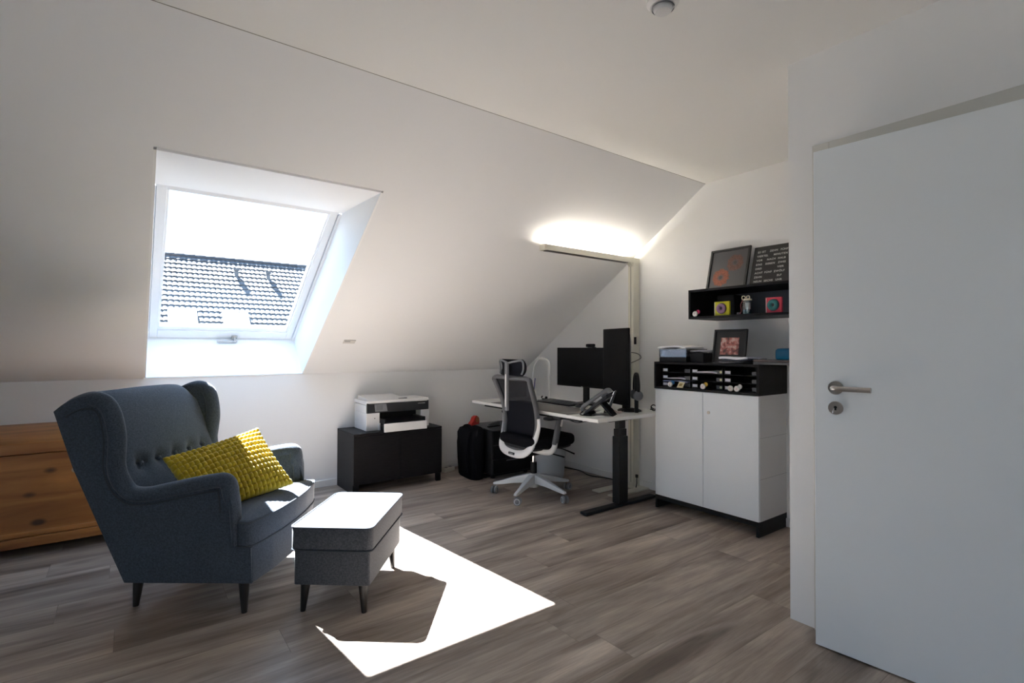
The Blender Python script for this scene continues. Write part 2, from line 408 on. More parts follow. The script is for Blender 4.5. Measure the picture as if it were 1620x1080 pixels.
# window reveal lining
OY0, OZ0, OY1, OZ1 = 4.790, 1.259, 3.522, 2.109
mb = MB()
def lin(a, b, c, d, n):
    A = [Vector(p) for p in (a, b, c, d)]; n = Vector(n)*.012
    mb.hexa(A, [p+n for p in A])
A0, A1 = (WX0, WY0, slope_z(WY0)), (WX1, WY0, slope_z(WY0)); B0, B1 = (WX0, WY1, slope_z(WY1)), (WX1, WY1, slope_z(WY1))
C0, C1 = (WX0, OY0+.03, OZ0+.03), (WX1, OY0+.03, OZ0+.03); E0, E1 = (WX0, OY1-.005, OZ1), (WX1, OY1-.005, OZ1)
lin(A0, A1, C1, C0, (0, .7, -.7)); lin(B0, B1, E1, E0, (0, 0, 1)); lin(A0, B0, E0, C0, (-1, 0, 0)); lin(A1, B1, E1, C1, (1, 0, 0))
mb.rings([[(WX0-.012, 4.496, ZK-.004), (WX0-.012, 4.86, ZK-.004), (WX0-.012, 4.86, 1.30), (WX0-.012, 4.83, 1.285)], [(WX1+.012, 4.496, ZK-.004), (WX1+.012, 4.86, ZK-.004), (WX1+.012, 4.86, 1.30), (WX1+.012, 4.83, 1.285)]])
mb.rings([[(xq, 2.812, 2.098), (xq, 3.490, 2.112), (xq, 3.46, 2.20), (xq, 3.03, 2.42)] for xq in (WX0-.012, WX1+.012)])
struct(mb.build('trim_2', LINING))
# roof window
wt = thing('window_1', None, None, (0, 0, 0)); wt['kind'] = 'structure'
wt.location = (WX0, OY0, OZ0)
ang = math.atan2(OZ1-OZ0, OY1-OY0)      # local +Y runs up the slope
Yv = Vector((0, OY1-OY0, OZ1-OZ0)); WL = Yv.length; Yv.normalize(); Zv = Vector((0, .5557, .8314)); Zv = (Zv-Yv*Zv.dot(Yv)).normalized()
Xv = Yv.cross(Zv)                        # = -x
wt.matrix_world = Matrix(((Xv.x, Yv.x, Zv.x, WX1), (Xv.y, Yv.y, Zv.y, OY0), (Xv.z, Yv.z, Zv.z, OZ0), (0, 0, 0, 1)))
WW = WX1-WX0
WFR = mat('white_window_frame', (.80, .81, .82), .35)
mb = MB(); fw_ = .018
mb.box(0, fw_, -.02, WL, -.01, .07).box(WW-fw_, WW, -.02, WL, -.01, .07).box(fw_, WW-fw_, -.02, .004, -.01, .07).box(fw_, WW-fw_, WL-.004, WL+.03, -.01, .07)
mb.build('window_frame', WFR, wt, bev=.002)
g = .0035; s0 = fw_+g
mb = MB(); sw = .052; bt = .100
mb.box(s0, s0+sw, .008, WL-.008, 0, .06).box(WW-s0-sw, WW-s0, .008, WL-.003, 0, .06).box(s0+sw, WW-s0-sw, .008, bt, 0, .06).box(s0+sw, WW-s0-sw, WL-.026, WL-.003, 0, .06)
sash = mb.build('sash', WFR, wt, bev=.003)
mb = MB(); i0, i1 = s0+sw, WW-s0-sw
mb.box(i0, i0+.012, bt, WL-.026, .012, .05).box(i1-.012, i1, bt, WL-.026, .012, .05).box(i0, i1, bt, bt+.038, .012, .05)
mb.build('glazing_bead', mat('white_bead', (.88, .89, .9), .3), sash, bev=.002)
MB().box(i0+.002, i1-.002, bt+.002, WL-.024, .030, .034).build('pane', GLASS, sash)
MB().box(.001, .0035+fw_, .004, WL-.004, .062, .066).box(WW-fw_-.0035, WW-.001, .004, WL-.004, .062, .066).build('seal', BPL, wt)
hx = WW*.44
mb = MB(); mb.box(hx-.022, hx+.022, .014, .050, -.012, 0).cyl(.009, -.045, -.01, (hx, .034, 0)); mb.box(hx-.016, hx+.13, .022, .038, -.052, -.042)
mb.build('window_handle', STEEL, sash, bev=.003)

# door casing + leaf
mb = MB(); cw = .066
mb.box(XD-.012, XD+.125, D1, D1+cw, 0, DZ+cw).box(XD-.012, XD+.125, D0-cw, D0, 0, DZ+cw).box(XD-.012, XD+.125, D0, D1, DZ, DZ+cw)
struct(mb.build('trim_3', CASING, bev=.003))
dl = thing('door_1', None, None, (XD-.014, D0-.004, 0), math.radians(5.15)); dl['kind'] = 'structure'
DW = .867
LEAF = MB().box(-.040, 0, 0, DW, .006, 1.988).build('door_leaf', DOORM, dl, bev=.0025)
def lever(parent):
    e = bpy.data.objects.new('door_handle', None); COL.objects.link(e); e.parent = parent
    return e
hy, hz = DW-.078, 1.037
mb = MB(); mb.lathe([(.026, -.049), (.026, -.0425), (.024, -.040)], (0, hy, hz), 'x', 32)
mb.build('handle_rose', STEEL, dl, smooth=1)
pts = [(-.047, hy, hz), (-.078, hy, hz), (-.088, hy-.004, hz), (-.093, hy-.014, hz)]
mb = MB(); mb.tube(catmull([(-.046, hy, hz), (-.070, hy, hz), (-.088, hy-.003, hz), (-.094, hy-.018, hz), (-.094, hy-.060, hz), (-.094, hy-.128, hz)], 5), .0098, 16)
mb.build('door_handle', STEEL, dl, smooth=1)
kz = hz-.0785
kr = MB().lathe([(.026, -.049), (.026, -.0425), (.024, -.040)], (0, hy, kz), 'x', 32).build('keyhole_rose', STEEL, dl, smooth=1)
MB().box(-.051, -.0485, hy-.003, hy+.003, kz-.009, kz+.001).cyl(.0055, -.051, -.0485, (0, hy, kz+.003), 'x', 14).build('keyhole', BPL, kr)
MB().tube([(-.050, hy+.006, kz-.004), (-.058, hy+.007, kz-.012), (-.058, hy+.007, kz-.020)], .002, 6).build('key', CHROME, kr)

# ================================================================== NEIGHBOUR HOUSE
nb = thing('neighbour_house', 'neighbouring house with a light tiled roof seen through the roof window', 'house', (0, 28, 0))
RY, RZ, RS = 28.0, 5.376, .85
X0, X1, DYB, NR = -3.4, 12.4, 7.6, 0
ux = math.sqrt(1+RS*RS)
wave, row = .2, .35
nx = int((X1-X0)/wave*6); rows = 22
mb = MB(); prev = None
for j in range(rows):
    for (t, lift) in ((0.0, .012), (1.0, .050)):
        sdist = (j+t)*row; ring = []
        for i in range(nx+1):
            x = X0+(X1-X0)*i/nx; ph = x/wave
            h = lift+.030*(abs(math.sin(PI*ph))**1.0)
            ring.append(mb._v((x, -(sdist/ux)-h*RS/ux*0-h*.55, RZ-sdist*RS/ux+h*.78)))
        if prev is not None:
            for i in range(nx): mb.bm.faces.new((prev[i], prev[i+1], ring[i+1], ring[i]))
        prev = ring
mb.build('roof_tiles', ROOF, nb, smooth=False)
mb = MB()
k = 0; x = X0
while x < X1:
    mb.tube([(x, .02, RZ+.02), (x+.43, .02, RZ+.035)], [.12, .135], 10, up=(0, 1, 0)); x += .41
mb.build('ridge_tiles', mat('ridge_tile', (.045, .047, .055), .8), nb)
mb = MB(); sd_ = rows*row; mb.hexa([(X0, -sd_/ux, -2), (X1, -sd_/ux, -2), (X1, 4, -2), (X0, 4, -2)], [(X0, -sd_/ux+.3, RZ-sd_*RS/ux), (X1, -sd_/ux+.3, RZ-sd_*RS/ux), (X1, .1, RZ-.05), (X0, .1, RZ-.05)])
mb.build('house_wall', mat('render_white', (.8, .8, .78), .9), nb)
def on_roof(x, s, h=0): return (x, -s/ux-h*RS/ux, RZ-s*RS/ux+h/ux)
for (xa, xb) in ((1.15, 2.15), (3.05, 4.05)):
    s0_, s1_ = 4.30, 5.55
    mb = MB(); mb.hexa([on_roof(xa, s1_, 0), on_roof(xb, s1_, 0), on_roof(xb, s0_, 0), on_roof(xa, s0_, 0)], [on_roof(xa, s1_, .13), on_roof(xb, s1_, .13), on_roof(xb, s0_, .13), on_roof(xa, s0_, .13)])
    f_ = mb.build('roof_window', mat('grey_flashing', (.06, .062, .07), .6) if xa < 2 else bpy.data.materials['grey_flashing'], nb)
    mb = MB(); e_ = .07; mb.hexa([on_roof(xa+e_, s1_-e_, .13), on_roof(xb-e_, s1_-e_, .13), on_roof(xb-e_, s0_+e_, .13), on_roof(xa+e_, s0_+e_, .13)], [on_roof(xa+e_, s1_-e_, .145), on_roof(xb-e_, s1_-e_, .145), on_roof(xb-e_, s0_+e_, .145), on_roof(xa+e_, s0_+e_, .145)])
    mb.build('window_glass', ROOFW, f_)
for (xv, sv) in ((3.93, 1.35), (5.30, 1.40)):
    b_ = on_roof(xv, sv); mb = MB(); mb.cyl(.09, b_[2]-.1, b_[2]+.30, (b_[0], b_[1], 0), n=14).cyl(.13, b_[2]+.28, b_[2]+.38, (b_[0], b_[1], 0), n=14)
    mb.build('vent_pipe', DKG, nb, smooth=1)

# ================================================================== ARMCHAIR
CH = thing('wing_armchair', 'blue-grey wing armchair with buttoned back and black legs beside the pine chest', 'armchair', (.44, 2.98, 0), math.atan2(-.80, -.60))
def xo(z): return .345+(z-.135)*.07
prof = [(-.31, .135), (-.42, .41), (-.515, .65), (-.59, .905), (-.535, .945), (-.475, .968), (-.425, .972), (-.375, .955), (-.345, .918), (-.328, .86), (-.320, .79), (-.324, .72), (-.328, .66), (-.312, .60), (-.272, .55),
        (-.20, .545), (-.10, .566), (0, .588), (.09, .605), (.142, .608), (.170, .586), (.181, .53), (.185, .44), (.186, .30), (.262, .29), (.262, .135)]
lo, roll = prof[:4], catmull([(0, a, b) for a, b in prof[3:25-2]], 4)
outl = [(p[0], p[1]) for p in prof[:3]]+[(v.y, v.z) for v in roll]+[(.186, .30), (.262, .295), (.262, .135)]
for s in (1, -1):
    mb = MB(); T = .05
    n = len(outl)
    a = [mb._v((s*xo(z), y, z)) for y, z in outl]; b = [mb._v((s*(xo(z)-T), y, z)) for y, z in outl]
    mb.bm.faces.new(a); mb.bm.faces.new(b[::-1])
    for i in range(n): mb.bm.faces.new((a[i], a[(i+1) % n], b[(i+1) % n], b[i]))
    bmesh.ops.triangulate(mb.bm, faces=[f for f in mb.bm.faces if len(f.verts) > 4])
    sp_ = mb.build('side_panel', GREY_F, CH, smooth=1)
    sp_.data.set_sharp_from_angle(angle=math.radians(40))
    # padded roll along wing and arm (an elliptical pad wrapped round the edge)
    path = [(s*(xo(v.z)-.026), v.y, v.z) for v in roll]
    inner = []
    P = [Vector(p) for p in path]; m_ = len(P); mb = MB(); rings = []
    for i in range(m_):
        t = (P[min(i+1, m_-1)]-P[max(i-1, 0)]); t.x = 0; t.normalize()
        nrm = Vector((0, t.z, -t.y))      # points inward to the panel body
        f = i/(m_-1); depth = .048 if f < .55 else .044
        taper = min(1, .22+f*4.6) if f < .17 else (min(1, .55+(1-f)*8) if f > .94 else 1)
        c = P[i]+nrm*depth*.62*taper*.5
        hw = .034+.007*max(0, min(1, (f-.45)*5))
        rings.append([c+Vector((s, 0, 0))*hw*math.cos(a)*1.0*taper+nrm*(-1)*depth*.78*math.sin(a)*taper for a in [2*PI*k/16 for k in range(16)]])
    mb.rings(rings).build('padded_edge', GREY_F, CH, smooth=1)
    pp = [p-Vector((0, (P[min(i+1, m_-1)]-P[max(i-1, 0)]).normalized().z, -(P[min(i+1, m_-1)]-P[max(i-1, 0)]).normalized().y))*(-.053)+Vector((s*.026, 0, 0)) for i, p in enumerate(P)]
    MB().tube(pp[2:-1], .0042, 6).build('piping', PIPE_F, CH, smooth=1)
    # rolled arm-front facing
    fr = catmull([(s*(xo(.58)-.026), .150, .592), (s*(xo(.5)-.026), .176, .53), (s*(xo(.42)-.026), .184, .44), (s*(xo(.32)-.026), .186, .31)], 5)
    MB().tube(fr, [.034+.008*math.sin(PI*i/(len(fr)-1)) for i in range(len(fr))], 12, sx=.55).build('arm_front', GREY_F, CH, smooth=1)
    for (lx, ly) in ((.318, .215), (.265, -.30)):
        mb = MB(); dirx = s*.012; diry = .008 if ly > 0 else -.006
        rr = []
        for zz, r_ in ((.14, .024), (.13, .024), (.0, .0125)):
            f = 1-zz/.14; rr.append([(s*lx+dirx*f+r_*math.cos(2*PI*k/16), ly+diry*f+r_*math.sin(2*PI*k/16), zz) for k in range(16)])
        mb.rings(rr).build('leg', BLACKWOOD, CH, smooth=1).data.set_sharp_from_angle(angle=math.radians(40))
# inner back
bp = catmull([(-.215, .40), (-.255, .50), (-.300, .60), (-.352, .72), (-.408, .85), (-.445, .925), (-.480, .965), (-.525, .982), (-.570, .962), (-.592, .91), (-.515, .65), (-.42, .41), (-.31, .14)], 5)
bp = [v for v in [Vector((0, p[0], p[1])) for p in bp]]
nU = 61; mb = MB(); rows_ = []
btn = [(-.24, .645), (-.12, .645), (0, .645), (.12, .645), (.24, .645)]
N_ = len(bp)
for i, p in enumerate(bp):
    r_ = []
    for k in range(nU):
        u = -1+2*k/(nU-1); f = i/(N_-1)
        half = xo(p.z)-.03
        x = u*half; y, z = p.y, p.z
        if z > .88: z -= .052*(abs(u)**9)*min(1, (z-.88)/.06)
        if f < .55:
            bul = .022*(1-abs(u)**2.5)*math.sin(PI*min(1, f/.55)); y += bul
            z += .012*(1-u*u)*max(0, min(1, (z-.85)/.12))
            if f < .4:
                for (bx, bz) in btn:
                    d2 = ((x-bx)**2+(z-bz)**2); y -= .022*math.exp(-d2/.0009)
                y -= .008*math.exp(-((z-.645)/.022)**2)*(1-abs(u)**4)
        r_.append((x, y, z))
    rows_.append(r_)
mb.rings(rows_, close=False, cap0=False, cap1=False)
BK = mb.build('backrest', GREY_F, CH, smooth=1)
# refine the button rows with buttons placed on the pad
for (bx, bz) in btn:
    yb = -.305
    for a, b in zip(bp, bp[1:]):
        if a.z <= bz <= b.z: yb = a.y+(b.y-a.y)*(bz-a.z)/(b.z-a.z); break
    MB().sphere(.0125, (bx, yb+.006, bz), 14, (1, .6, 1)).build('button', GREY_F, BK, smooth=1)
# seat cushion: T outline, bowed front
o_ = [(-.315, -.22), (.315, -.22), (.322, .18), (.36, .20), (.372, .262)]
o_ += [(.30, .285), (.15, .305), (0, .312), (-.15, .305), (-.30, .285)]
o_ += [(-.372, .262), (-.36, .20), (-.322, .18)]
o_ = round_outline(o_, .02, 3)
cushion_mb(o_, .300, .418, .018, .028).build('seat_cushion', GREY_F, CH, smooth=1)
pip = [(p[0], p[1], .412) for p in o_]
MB().tube(pip, .0048, 6, closed=True).build('piping', PIPE_F, CH, smooth=1)
MB().tube([(p[0], p[1], .306) for p in o_], .0042, 6, closed=True).build('piping', PIPE_F, CH, smooth=1)
# base box (front rail and bottom)
fo = round_outline([(-.348, .12), (.348, .12), (.348, .265), (.20, .288), (0, .296), (-.20, .288), (-.348, .265)], .012, 3)
cushion_mb(fo, .135, .302, .006, 0).build('front_rail', GREY_F, CH, smooth=1)
MB().box(-.30, .30, -.30, .15, .14, .31).build('base', GREY_F, CH, bev=.006)

# ================================================================== OTTOMAN
OT = thing('footstool', 'grey upholstered footstool with sunlit top in front of the armchair', 'footstool', (.893, 2.535, 0), math.radians(51.0))
ro = round_outline([(-.275, -.185), (.275, -.185), (.275, .185), (-.275, .185)], .035, 6)
ri = round_outline([(-.262, -.172), (.262, -.172), (.262, .172), (-.262, .172)], .012, 4)
cushion_mb(ri, .128, .287, .004, 0).build('base', OTT_F, OT, smooth=1)
cushion_mb(ro, .282, .392, .016, .014).build('seat_cushion', OTT_F, OT, smooth=1)
MB().tube([(p[0], p[1], .388) for p in ro], .0045, 6, closed=True).build('piping', PIPE_F, OT, smooth=1)
MB().tube([(p[0], p[1], .285) for p in ro], .004, 6, closed=True).build('piping', PIPE_F, OT, smooth=1)
for sx_ in (-1, 1):
    for sy_ in (-1, 1):
        rr = []
        for zz, r_ in ((.131, .022), (.124, .022), (.0, .0115)):
            f = 1-zz/.131; rr.append([(sx_*(.225+.01*f)+r_*math.cos(2*PI*k/16), sy_*(.132+.008*f)+r_*math.sin(2*PI*k/16), zz) for k in range(16)])
        MB().rings(rr).build('leg', BLACKWOOD, OT, smooth=1).data.set_sharp_from_angle(angle=math.radians(40))

# ================================================================== YELLOW CUSHION
def chl(y, s, z):  # chair-local (forward, sideways-far, up) to world
    return Vector((.44+.80*y+.60*s, 2.98-.60*y+.80*s, z))
TL = chl(-.245, -.190, .650); TR = chl(.012, .165, .735); BR = chl(.262, .070, .478)
W_ = (TR-TL); H_ = (BR-TR); ctr = (TL+BR)/2; wl, hl = W_.length, H_.length; W_.normalize(); H_ = (H_-W_*H_.dot(W_)).normalized(); Nn = -W_.cross(H_)
if Nn.z < 0: Nn = -Nn
nc, nr, q = 21, 13, 8
mb = MB(); sides = []
for side in (1, -1):
    G = []
    for j in range(nr*q+1):
        r_ = []
        for i in range(nc*q+1):
            u = -1+2*i/(nc*q); v = -1+2*j/(nr*q)
            th = .068*((1-u*u)**.55)*((1-v*v)**.55)+.004
            bob = (abs(math.sin(PI*i/q))*abs(math.sin(PI*j/q)))**.5
            pin = 1-.07*(1-v*v)**1.0*abs(u)**3
            pin2 = 1-.10*(1-u*u)*abs(v)**3
            x = u*wl/2*1.05*pin; y = v*hl/2*1.05*pin2
            edge = min(1, 6*(1-max(abs(u), abs(v))))
            d = th-.004+.017*bob
            if max(abs(u), abs(v)) > .9999: d = 0
            p = ctr+W_*x+H_*y+Nn*(side*d)
            r_.append(p)
        G.append(r_)
    sides.append(G)
for G in sides: mb.rings(G, close=False, cap0=False, cap1=False)
mb.weld(1e-5)
YC_ = mb.build('throw_cushion', YELLOW, None, smooth=1)
tag(YC_, 'mustard yellow bobble-knit cushion lying on the seat of the wing armchair', 'cushion')

# ================================================================== PINE CHEST
CX = thing('pine_chest', 'old knotty pine blanket chest against the low wall behind the armchair', 'chest', (-.26, 4.24, 0))
x0, x1 = -.56, .56
MB().box(x0, x1, -.225, .225, .05, .575).build('body', PINE, CX, bev=.004)
MB().box(x0-.02, x1+.02, -.245, .235, .05, .105).build('base_moulding', PINE, CX, bev=.006)
MB().box(x0-.01, x1+.01, -.236, .225, .105, .135).build('upper_moulding', PINE, CX, bev=.008)
mb = MB(); pr = [(-.250, .580), (-.250, .640), (-.20, .662), (-.02, .690), (.16, .700), (.240, .700), (.240, .580)]
mb.rings([[(x0-.02, a, b) for a, b in pr], [(x1+.02, a, b) for a, b in pr]]); LD = mb.build('lid', PINE, CX, bev=.005)
for xx in (x0+.03, x1-.13): MB().box(xx, xx+.10, -.20, .20, 0, .05).build('foot', BLACKWOOD, CX)
es = MB().lathe([(.017, -.228), (.017, -.2255)], (.0, 0, .46), 'y', 20).build('keyhole_plate', BRASS, CX, smooth=1)
es.scale = (1, 1, 1)
MB().box(-.003, .003, -.2295, -.227, .444, .462).build('keyhole', BPL, es)

# ================================================================== PRINTER CABINET + PRINTER
PC = thing('low_cabinet', 'low black-brown cabinet under the printer by the low wall', 'cabinet', (1.445, 4.08, 0))
MB().box(0, .80, 0, .41, .470, .490).build('top_panel', VENEER, PC, bev=.0015)
MB().box(0, .020, .018, .41, 0.0, .470).build('side_panel', VENEER, PC, bev=.001)
MB().box(.780, .80, .018, .41, .075, .470).build('side_panel', VENEER, PC, bev=.001)
MB().box(.020, .780, .020, .41, .075, .095).build('bottom_panel', VENEER, PC)
MB().box(.020, .780, .395, .41, .095, .470).build('back_panel', VENEER, PC)
MB().box(.0, .399, 0, .017, .078, .468).build('door', VENEER, PC, bev=.001)
MB().box(.401, .80, 0, .017, .078, .468).build('door', VENEER, PC, bev=.001)
MB().box(.76, .80, .02, .05, 0, .075).build('leg', VENEER, PC); MB().box(.76, .80, .36, .40, 0, .075).build('leg', VENEER, PC)
MB().box(.02, .05, .02, .05, 0, .075).build('leg', VENEER, PC)

PR = thing('printer', 'white and black inkjet printer standing on the low black cabinet', 'printer', (1.585, 4.175, .490))
PW = .585
o_ = round_outline([(0, 0), (PW, 0), (PW, .29), (0, .29)], .018, 4)
mb = MB(); mb.box(0, .118, .006, .29, 0, .150).box(.50, PW, .006, .29, 0, .150).box(.118, .50, .12, .29, 0, .150); mb.box(0, PW, .012, .29, .150, .215)
mb.build('housing', WPL, PR, bev=.004)
MB().box(.118, .50, .10, .118, .062, .148).build('output_slot', BPL, PR)
MB().box(.002, PW-.008, 0, .014, .148, .232).build('control_panel', BPL2, PR, bev=.003)
cp = MB().hexa([(.075, -.005, .158), (.185, -.005, .158), (.185, .002, .158), (.075, .002, .158)], [(.068, -.003, .224), (.172, -.003, .224), (.172, .002, .224), (.068, .002, .224)]).build('display_bezel', MIDG, PR, bev=.001)
MB().box(.085, .140, -.0065, -.0045, .172, .212).build('display_screen', mat('lcd_grey', (.16, .17, .18), .2), cp)
MB().box(PW-.115, PW-.045, -.0012, .001, .205, .209).build('logo_strip', PALEG, PR)
cushion_mb(round_outline([(-.004, 0), (PW, 0), (PW, .30), (-.004, .30)], .022, 4), .217, .252, .008, .004).build('scanner_lid', WPL, PR, smooth=1)
MB().hexa([(.02, .03, .252), (.36, .03, .252), (.36, .28, .252), (.02, .28, .252)], [(.02, .04, .262), (.35, .05, .256), (.35, .27, .282), (.02, .27, .282)]).build('document_feeder', WPL, PR, bev=.004)
MB().hexa([(.30, .018, .254), (.375, .018, .254), (.375, .06, .254), (.30, .06, .254)], [(.31, .02, .258), (.375, .02, .262), (.375, .055, .262), (.31, .055, .258)]).build('feeder_stop', MIDG, PR)
MB().hexa([(.13, -.12, .055), (PW-.105, -.12, .055), (PW-.105, .11, .070), (.13, .11, .070)], [(.13, -.12, .068), (PW-.105, -.12, .068), (PW-.105, .11, .084), (.13, .11, .084)]).box(.12, .135, -.09, .10, .058, .098).box(PW-.115, PW-.086, -.09, .10, .058, .098).build('output_tray', BPL, PR, bev=.002)
pt = MB().box(.100, .490, -.140, -.128, .0, .070).build('paper_drawer', WPL, PR, bev=.003)
MB().box(.122, .484, -.128, .10, .004, .050).build('drawer_body', BPL, pt)
MB().box(.070, .076, -.0005, .007, .100, .106).build('usb_port', BPL, PR)
MB().box(.105, .118, -.010, .02, .002, .060).build('side_guide', WPL, PR)

# ================================================================== DESK
DK = thing('standing_desk', 'white-topped height-adjustable desk with black T-shaped legs', 'desk', (2.973, 3.29, 0))
MB().box(-.400, .400, -.81, .81, .676, .700).build('desktop', DESKW, DK, bev=.002)
MB().box(-.10, .10, -.64, .64, .636, .664).build('frame_rail', BMETAL, DK, bev=.002)
MB().box(-.382, -.36, -.62, .62, .660, .675).build('frame_rail', BMETAL, DK)
for yy in (-.655, .655):
    lg = MB().box(-.050, .050, yy-.035, yy+.035, .03, .53).build('leg_column', BMETAL, DK, bev=.006)
    MB().box(-.042, .042, yy-.029, yy+.029, .53, .585).build('inner_column', BMETAL, lg, bev=.005)
    MB().box(-.035, .035, yy-.024, yy+.024, .585, .650).build('inner_column', BMETAL, lg, bev=.005)
    MB().hexa([(-.09, yy-.03, .648), (.09, yy-.03, .648), (.09, yy+.03, .648), (-.09, yy+.03, .648)], [(-.375, yy-.03, .675), (.375, yy-.03, .675), (.375, yy+.03, .675), (-.375, yy+.03, .675)]).build('support_arm', BMETAL, lg)
    mb = MB(); mb.hexa([(-.385, yy-.035, .008), (.385, yy-.035, .008), (.385, yy+.035, .008), (-.385, yy+.035, .008)], [(-.385, yy-.032, .026), (.385, yy-.032, .026), (.385, yy+.032, .026), (-.385, yy+.032, .026)])
    ft = mb.build('foot', BMETAL, DK, bev=.004)
    for xx in (-.35, .35): MB().cyl(.015, 0, .010, (xx, yy, 0)).build('levelling_pad', BPL, ft)
MB().box(-.398, -.37, -.42, -.30, .654, .676).build('height_switch', BPL2, DK, bev=.003)
MB().tube(catmull([(-.36, -.44, .672), (-.36, -.50, .655), (-.36, -.57, .650), (-.36, -.64, .664), (-.34, -.70, .672)], 5), .0035, 6).build('cable', BPL, DK, smooth=1)

# office chair ------------------------------------------------------
OC = thing('office_chair', 'white and grey mesh office chair with headrest pushed up to the desk', 'office chair', (2.64, 3.26, 0))
OC.rotation_euler = (0, 0, 0)
mb = MB()
for k in range(5):
    a = math.radians(62+72*k); c_, s_ = math.cos(a), math.sin(a)
    rr = []
    for (r_, w_, zt, zb) in ((.015, .036, .172, .105), (.06, .034, .165, .100), (.16, .026, .138, .092), (.26, .019, .106, .076), (.315, .017, .092, .070), (.335, .013, .086, .072)):
        rr.append([(r_*c_-w_*s_, r_*s_+w_*c_, zb), (r_*c_-w_*.75*s_, r_*s_+w_*.75*c_, zt), (r_*c_+w_*.75*s_, r_*s_-w_*.75*c_, zt), (r_*c_+w_*s_, r_*s_-w_*c_, zb)])
    mb.rings(rr)
mb.lathe([(.036, .062), (.040, .075), (.044, .105), (.044, .155), (.036, .176)])
mb.build('star_base', PALEG, OC, bev=.004)
for k in range(5):
    a = math.radians(62+72*k); sw_ = [40, -30, 70, 15, 130][k]
    e = bpy.data.objects.new('caster', None); COL.objects.link(e); e.parent = OC
    e.location = (.318*math.cos(a), .318*math.sin(a), 0); e.rotation_euler = (0, 0, math.radians(sw_+60))
    MB().cyl(.008, .045, .076, (0, 0, 0), n=12).build('stem', CHROME, e, smooth=1)
    for s in (-1, 1):
        MB().lathe([(.012, s*.022), (.020, s*.025), (.0245, s*.024)], (-.014, 0, .030), 'y', 24).build('wheel_cap', PALEG, e, smooth=1)
        MB().lathe([(.026, s*.006), (.030, s*.008), (.030, s*.021), (.025, s*.0245)], (-.014, 0, .030), 'y', 24).build('wheel', MIDG, e, smooth=1)
MB().cyl(.026, .07, .265, n=24).lathe([(.02, .055), (.02, .075)]).build('gas_cover', BPL, OC, smooth=1)
MB().cyl(.014, .26, .345, n=20).build('gas_piston', CHROME, OC, smooth=1)
mb = MB(); mb.hexa([(-.12, -.07, .330), (.12, -.07, .330), (.12, .07, .330), (-.12, .07, .330)], [(-.17, -.11, .400), (.16, -.11, .405), (.16, .11, .405), (-.17, .11, .400)])
mb.build('tilt_mechanism', BPL, OC, bev=.008)
for (pa, nm) in (([(.02, -.08, .365), (.05, -.20, .352), (.09, -.27, .338)], 'lever'), ([(.10, -.08, .39), (.14, -.20, .385), (.20, -.27, .350)], 'lever')):
    MB().tube(pa, [.008, .008, .012], 8, sx=.5).build(nm, BPL, OC, smooth=1)
so_ = round_outline([(-.20, -.235), (.16, -.255), (.27, -.215), (.275, .215), (.16, .255), (-.20, .235)], .07, 6)
cushion_mb(so_, .415, .500, .032, .012).build('seat', BFAB, OC, smooth=1)
si_ = round_outline([(-.19, -.21), (.15, -.235), (.24, -.20), (.24, .20), (.15, .235), (-.19, .21)], .06, 6)
cushion_mb(si_, .398, .425, .012, 0).build('seat_pan', BPL2, OC, smooth=1)
def bx(z):   # back x by height
    pts = [(.37, -.185), (.42, -.172), (.50, -.145), (.60, -.130), (.70, -.140), (.80, -.172), (.88, -.205), (.98, -.245)]
    for (a, xa), (b, xb) in zip(pts, pts[1:]):
        if a <= z <= b: return xa+(xb-xa)*(z-a)/(b-a)
    return pts[0][1] if z < .4 else pts[-1][1]
def bw(z):   # half width by height
    pts = [(.36, .10), (.385, .135), (.43, .178), (.50, .200), (.60, .208), (.75, .210), (.88, .222), (.98, .236)]
    for (a, xa), (b, xb) in zip(pts, pts[1:]):
        if a <= z <= b: return xa+(xb-xa)*(z-a)/(b-a)
    return pts[0][1] if z < .4 else pts[-1][1]
zs = [.40, .43, .47, .52, .58, .65, .72, .80, .87, .92, .945]
loop = [(bx(.385), 0, .385), (bx(.386), .09, .386), (bx(.395), .14, .396)]+[(bx(z), bw(z), z) for z in zs[1:]]+[(bx(.955), .19, .957), (bx(.96), .10, .955), (bx(.96), 0, .952)]
loop = loop+[(p[0], -p[1], p[2]) for p in loop[::-1] if abs(p[1]) > 1e-6]
lp = catmull(loop, 4, True)
MB().tube(lp, .023, 10, closed=True, up=(1, 0, 0), sx=1.0, sy=.75).build('back_frame', DKG, OC, smooth=1)
# flared frame side face (wide rim seen from behind)
mb = MB()
for (za, zb, nm, m_) in ((.40, .93, 'back_mesh', None),):
    G = []
    for j in range(26):
        z = .398+(.948-.398)*j/25; hw = bw(z)-.004; r_ = []
        for i in range(15):
            u = -1+2*i/14; r_.append((bx(z)+.018*(1-u*u)-.0+.0, u*hw, z))
        G.append(r_)
    mb.rings(G, close=False, cap0=False, cap1=False)
BM_ = mb.build('back_mesh', NETU, OC, smooth=1)
mb = MB(); G = []
for j in range(14):
    z = .41+(.76-.41)*j/13; hw = bw(z)-.012; G.append([(bx(z)+.024*(1-(-1+2*i/14)**2)+.001, (-1+2*i/14)*hw, z) for i in range(15)])
mb.rings(G, close=False, cap0=False, cap1=False).build('lumbar_pad', BFAB, OC, smooth=1)
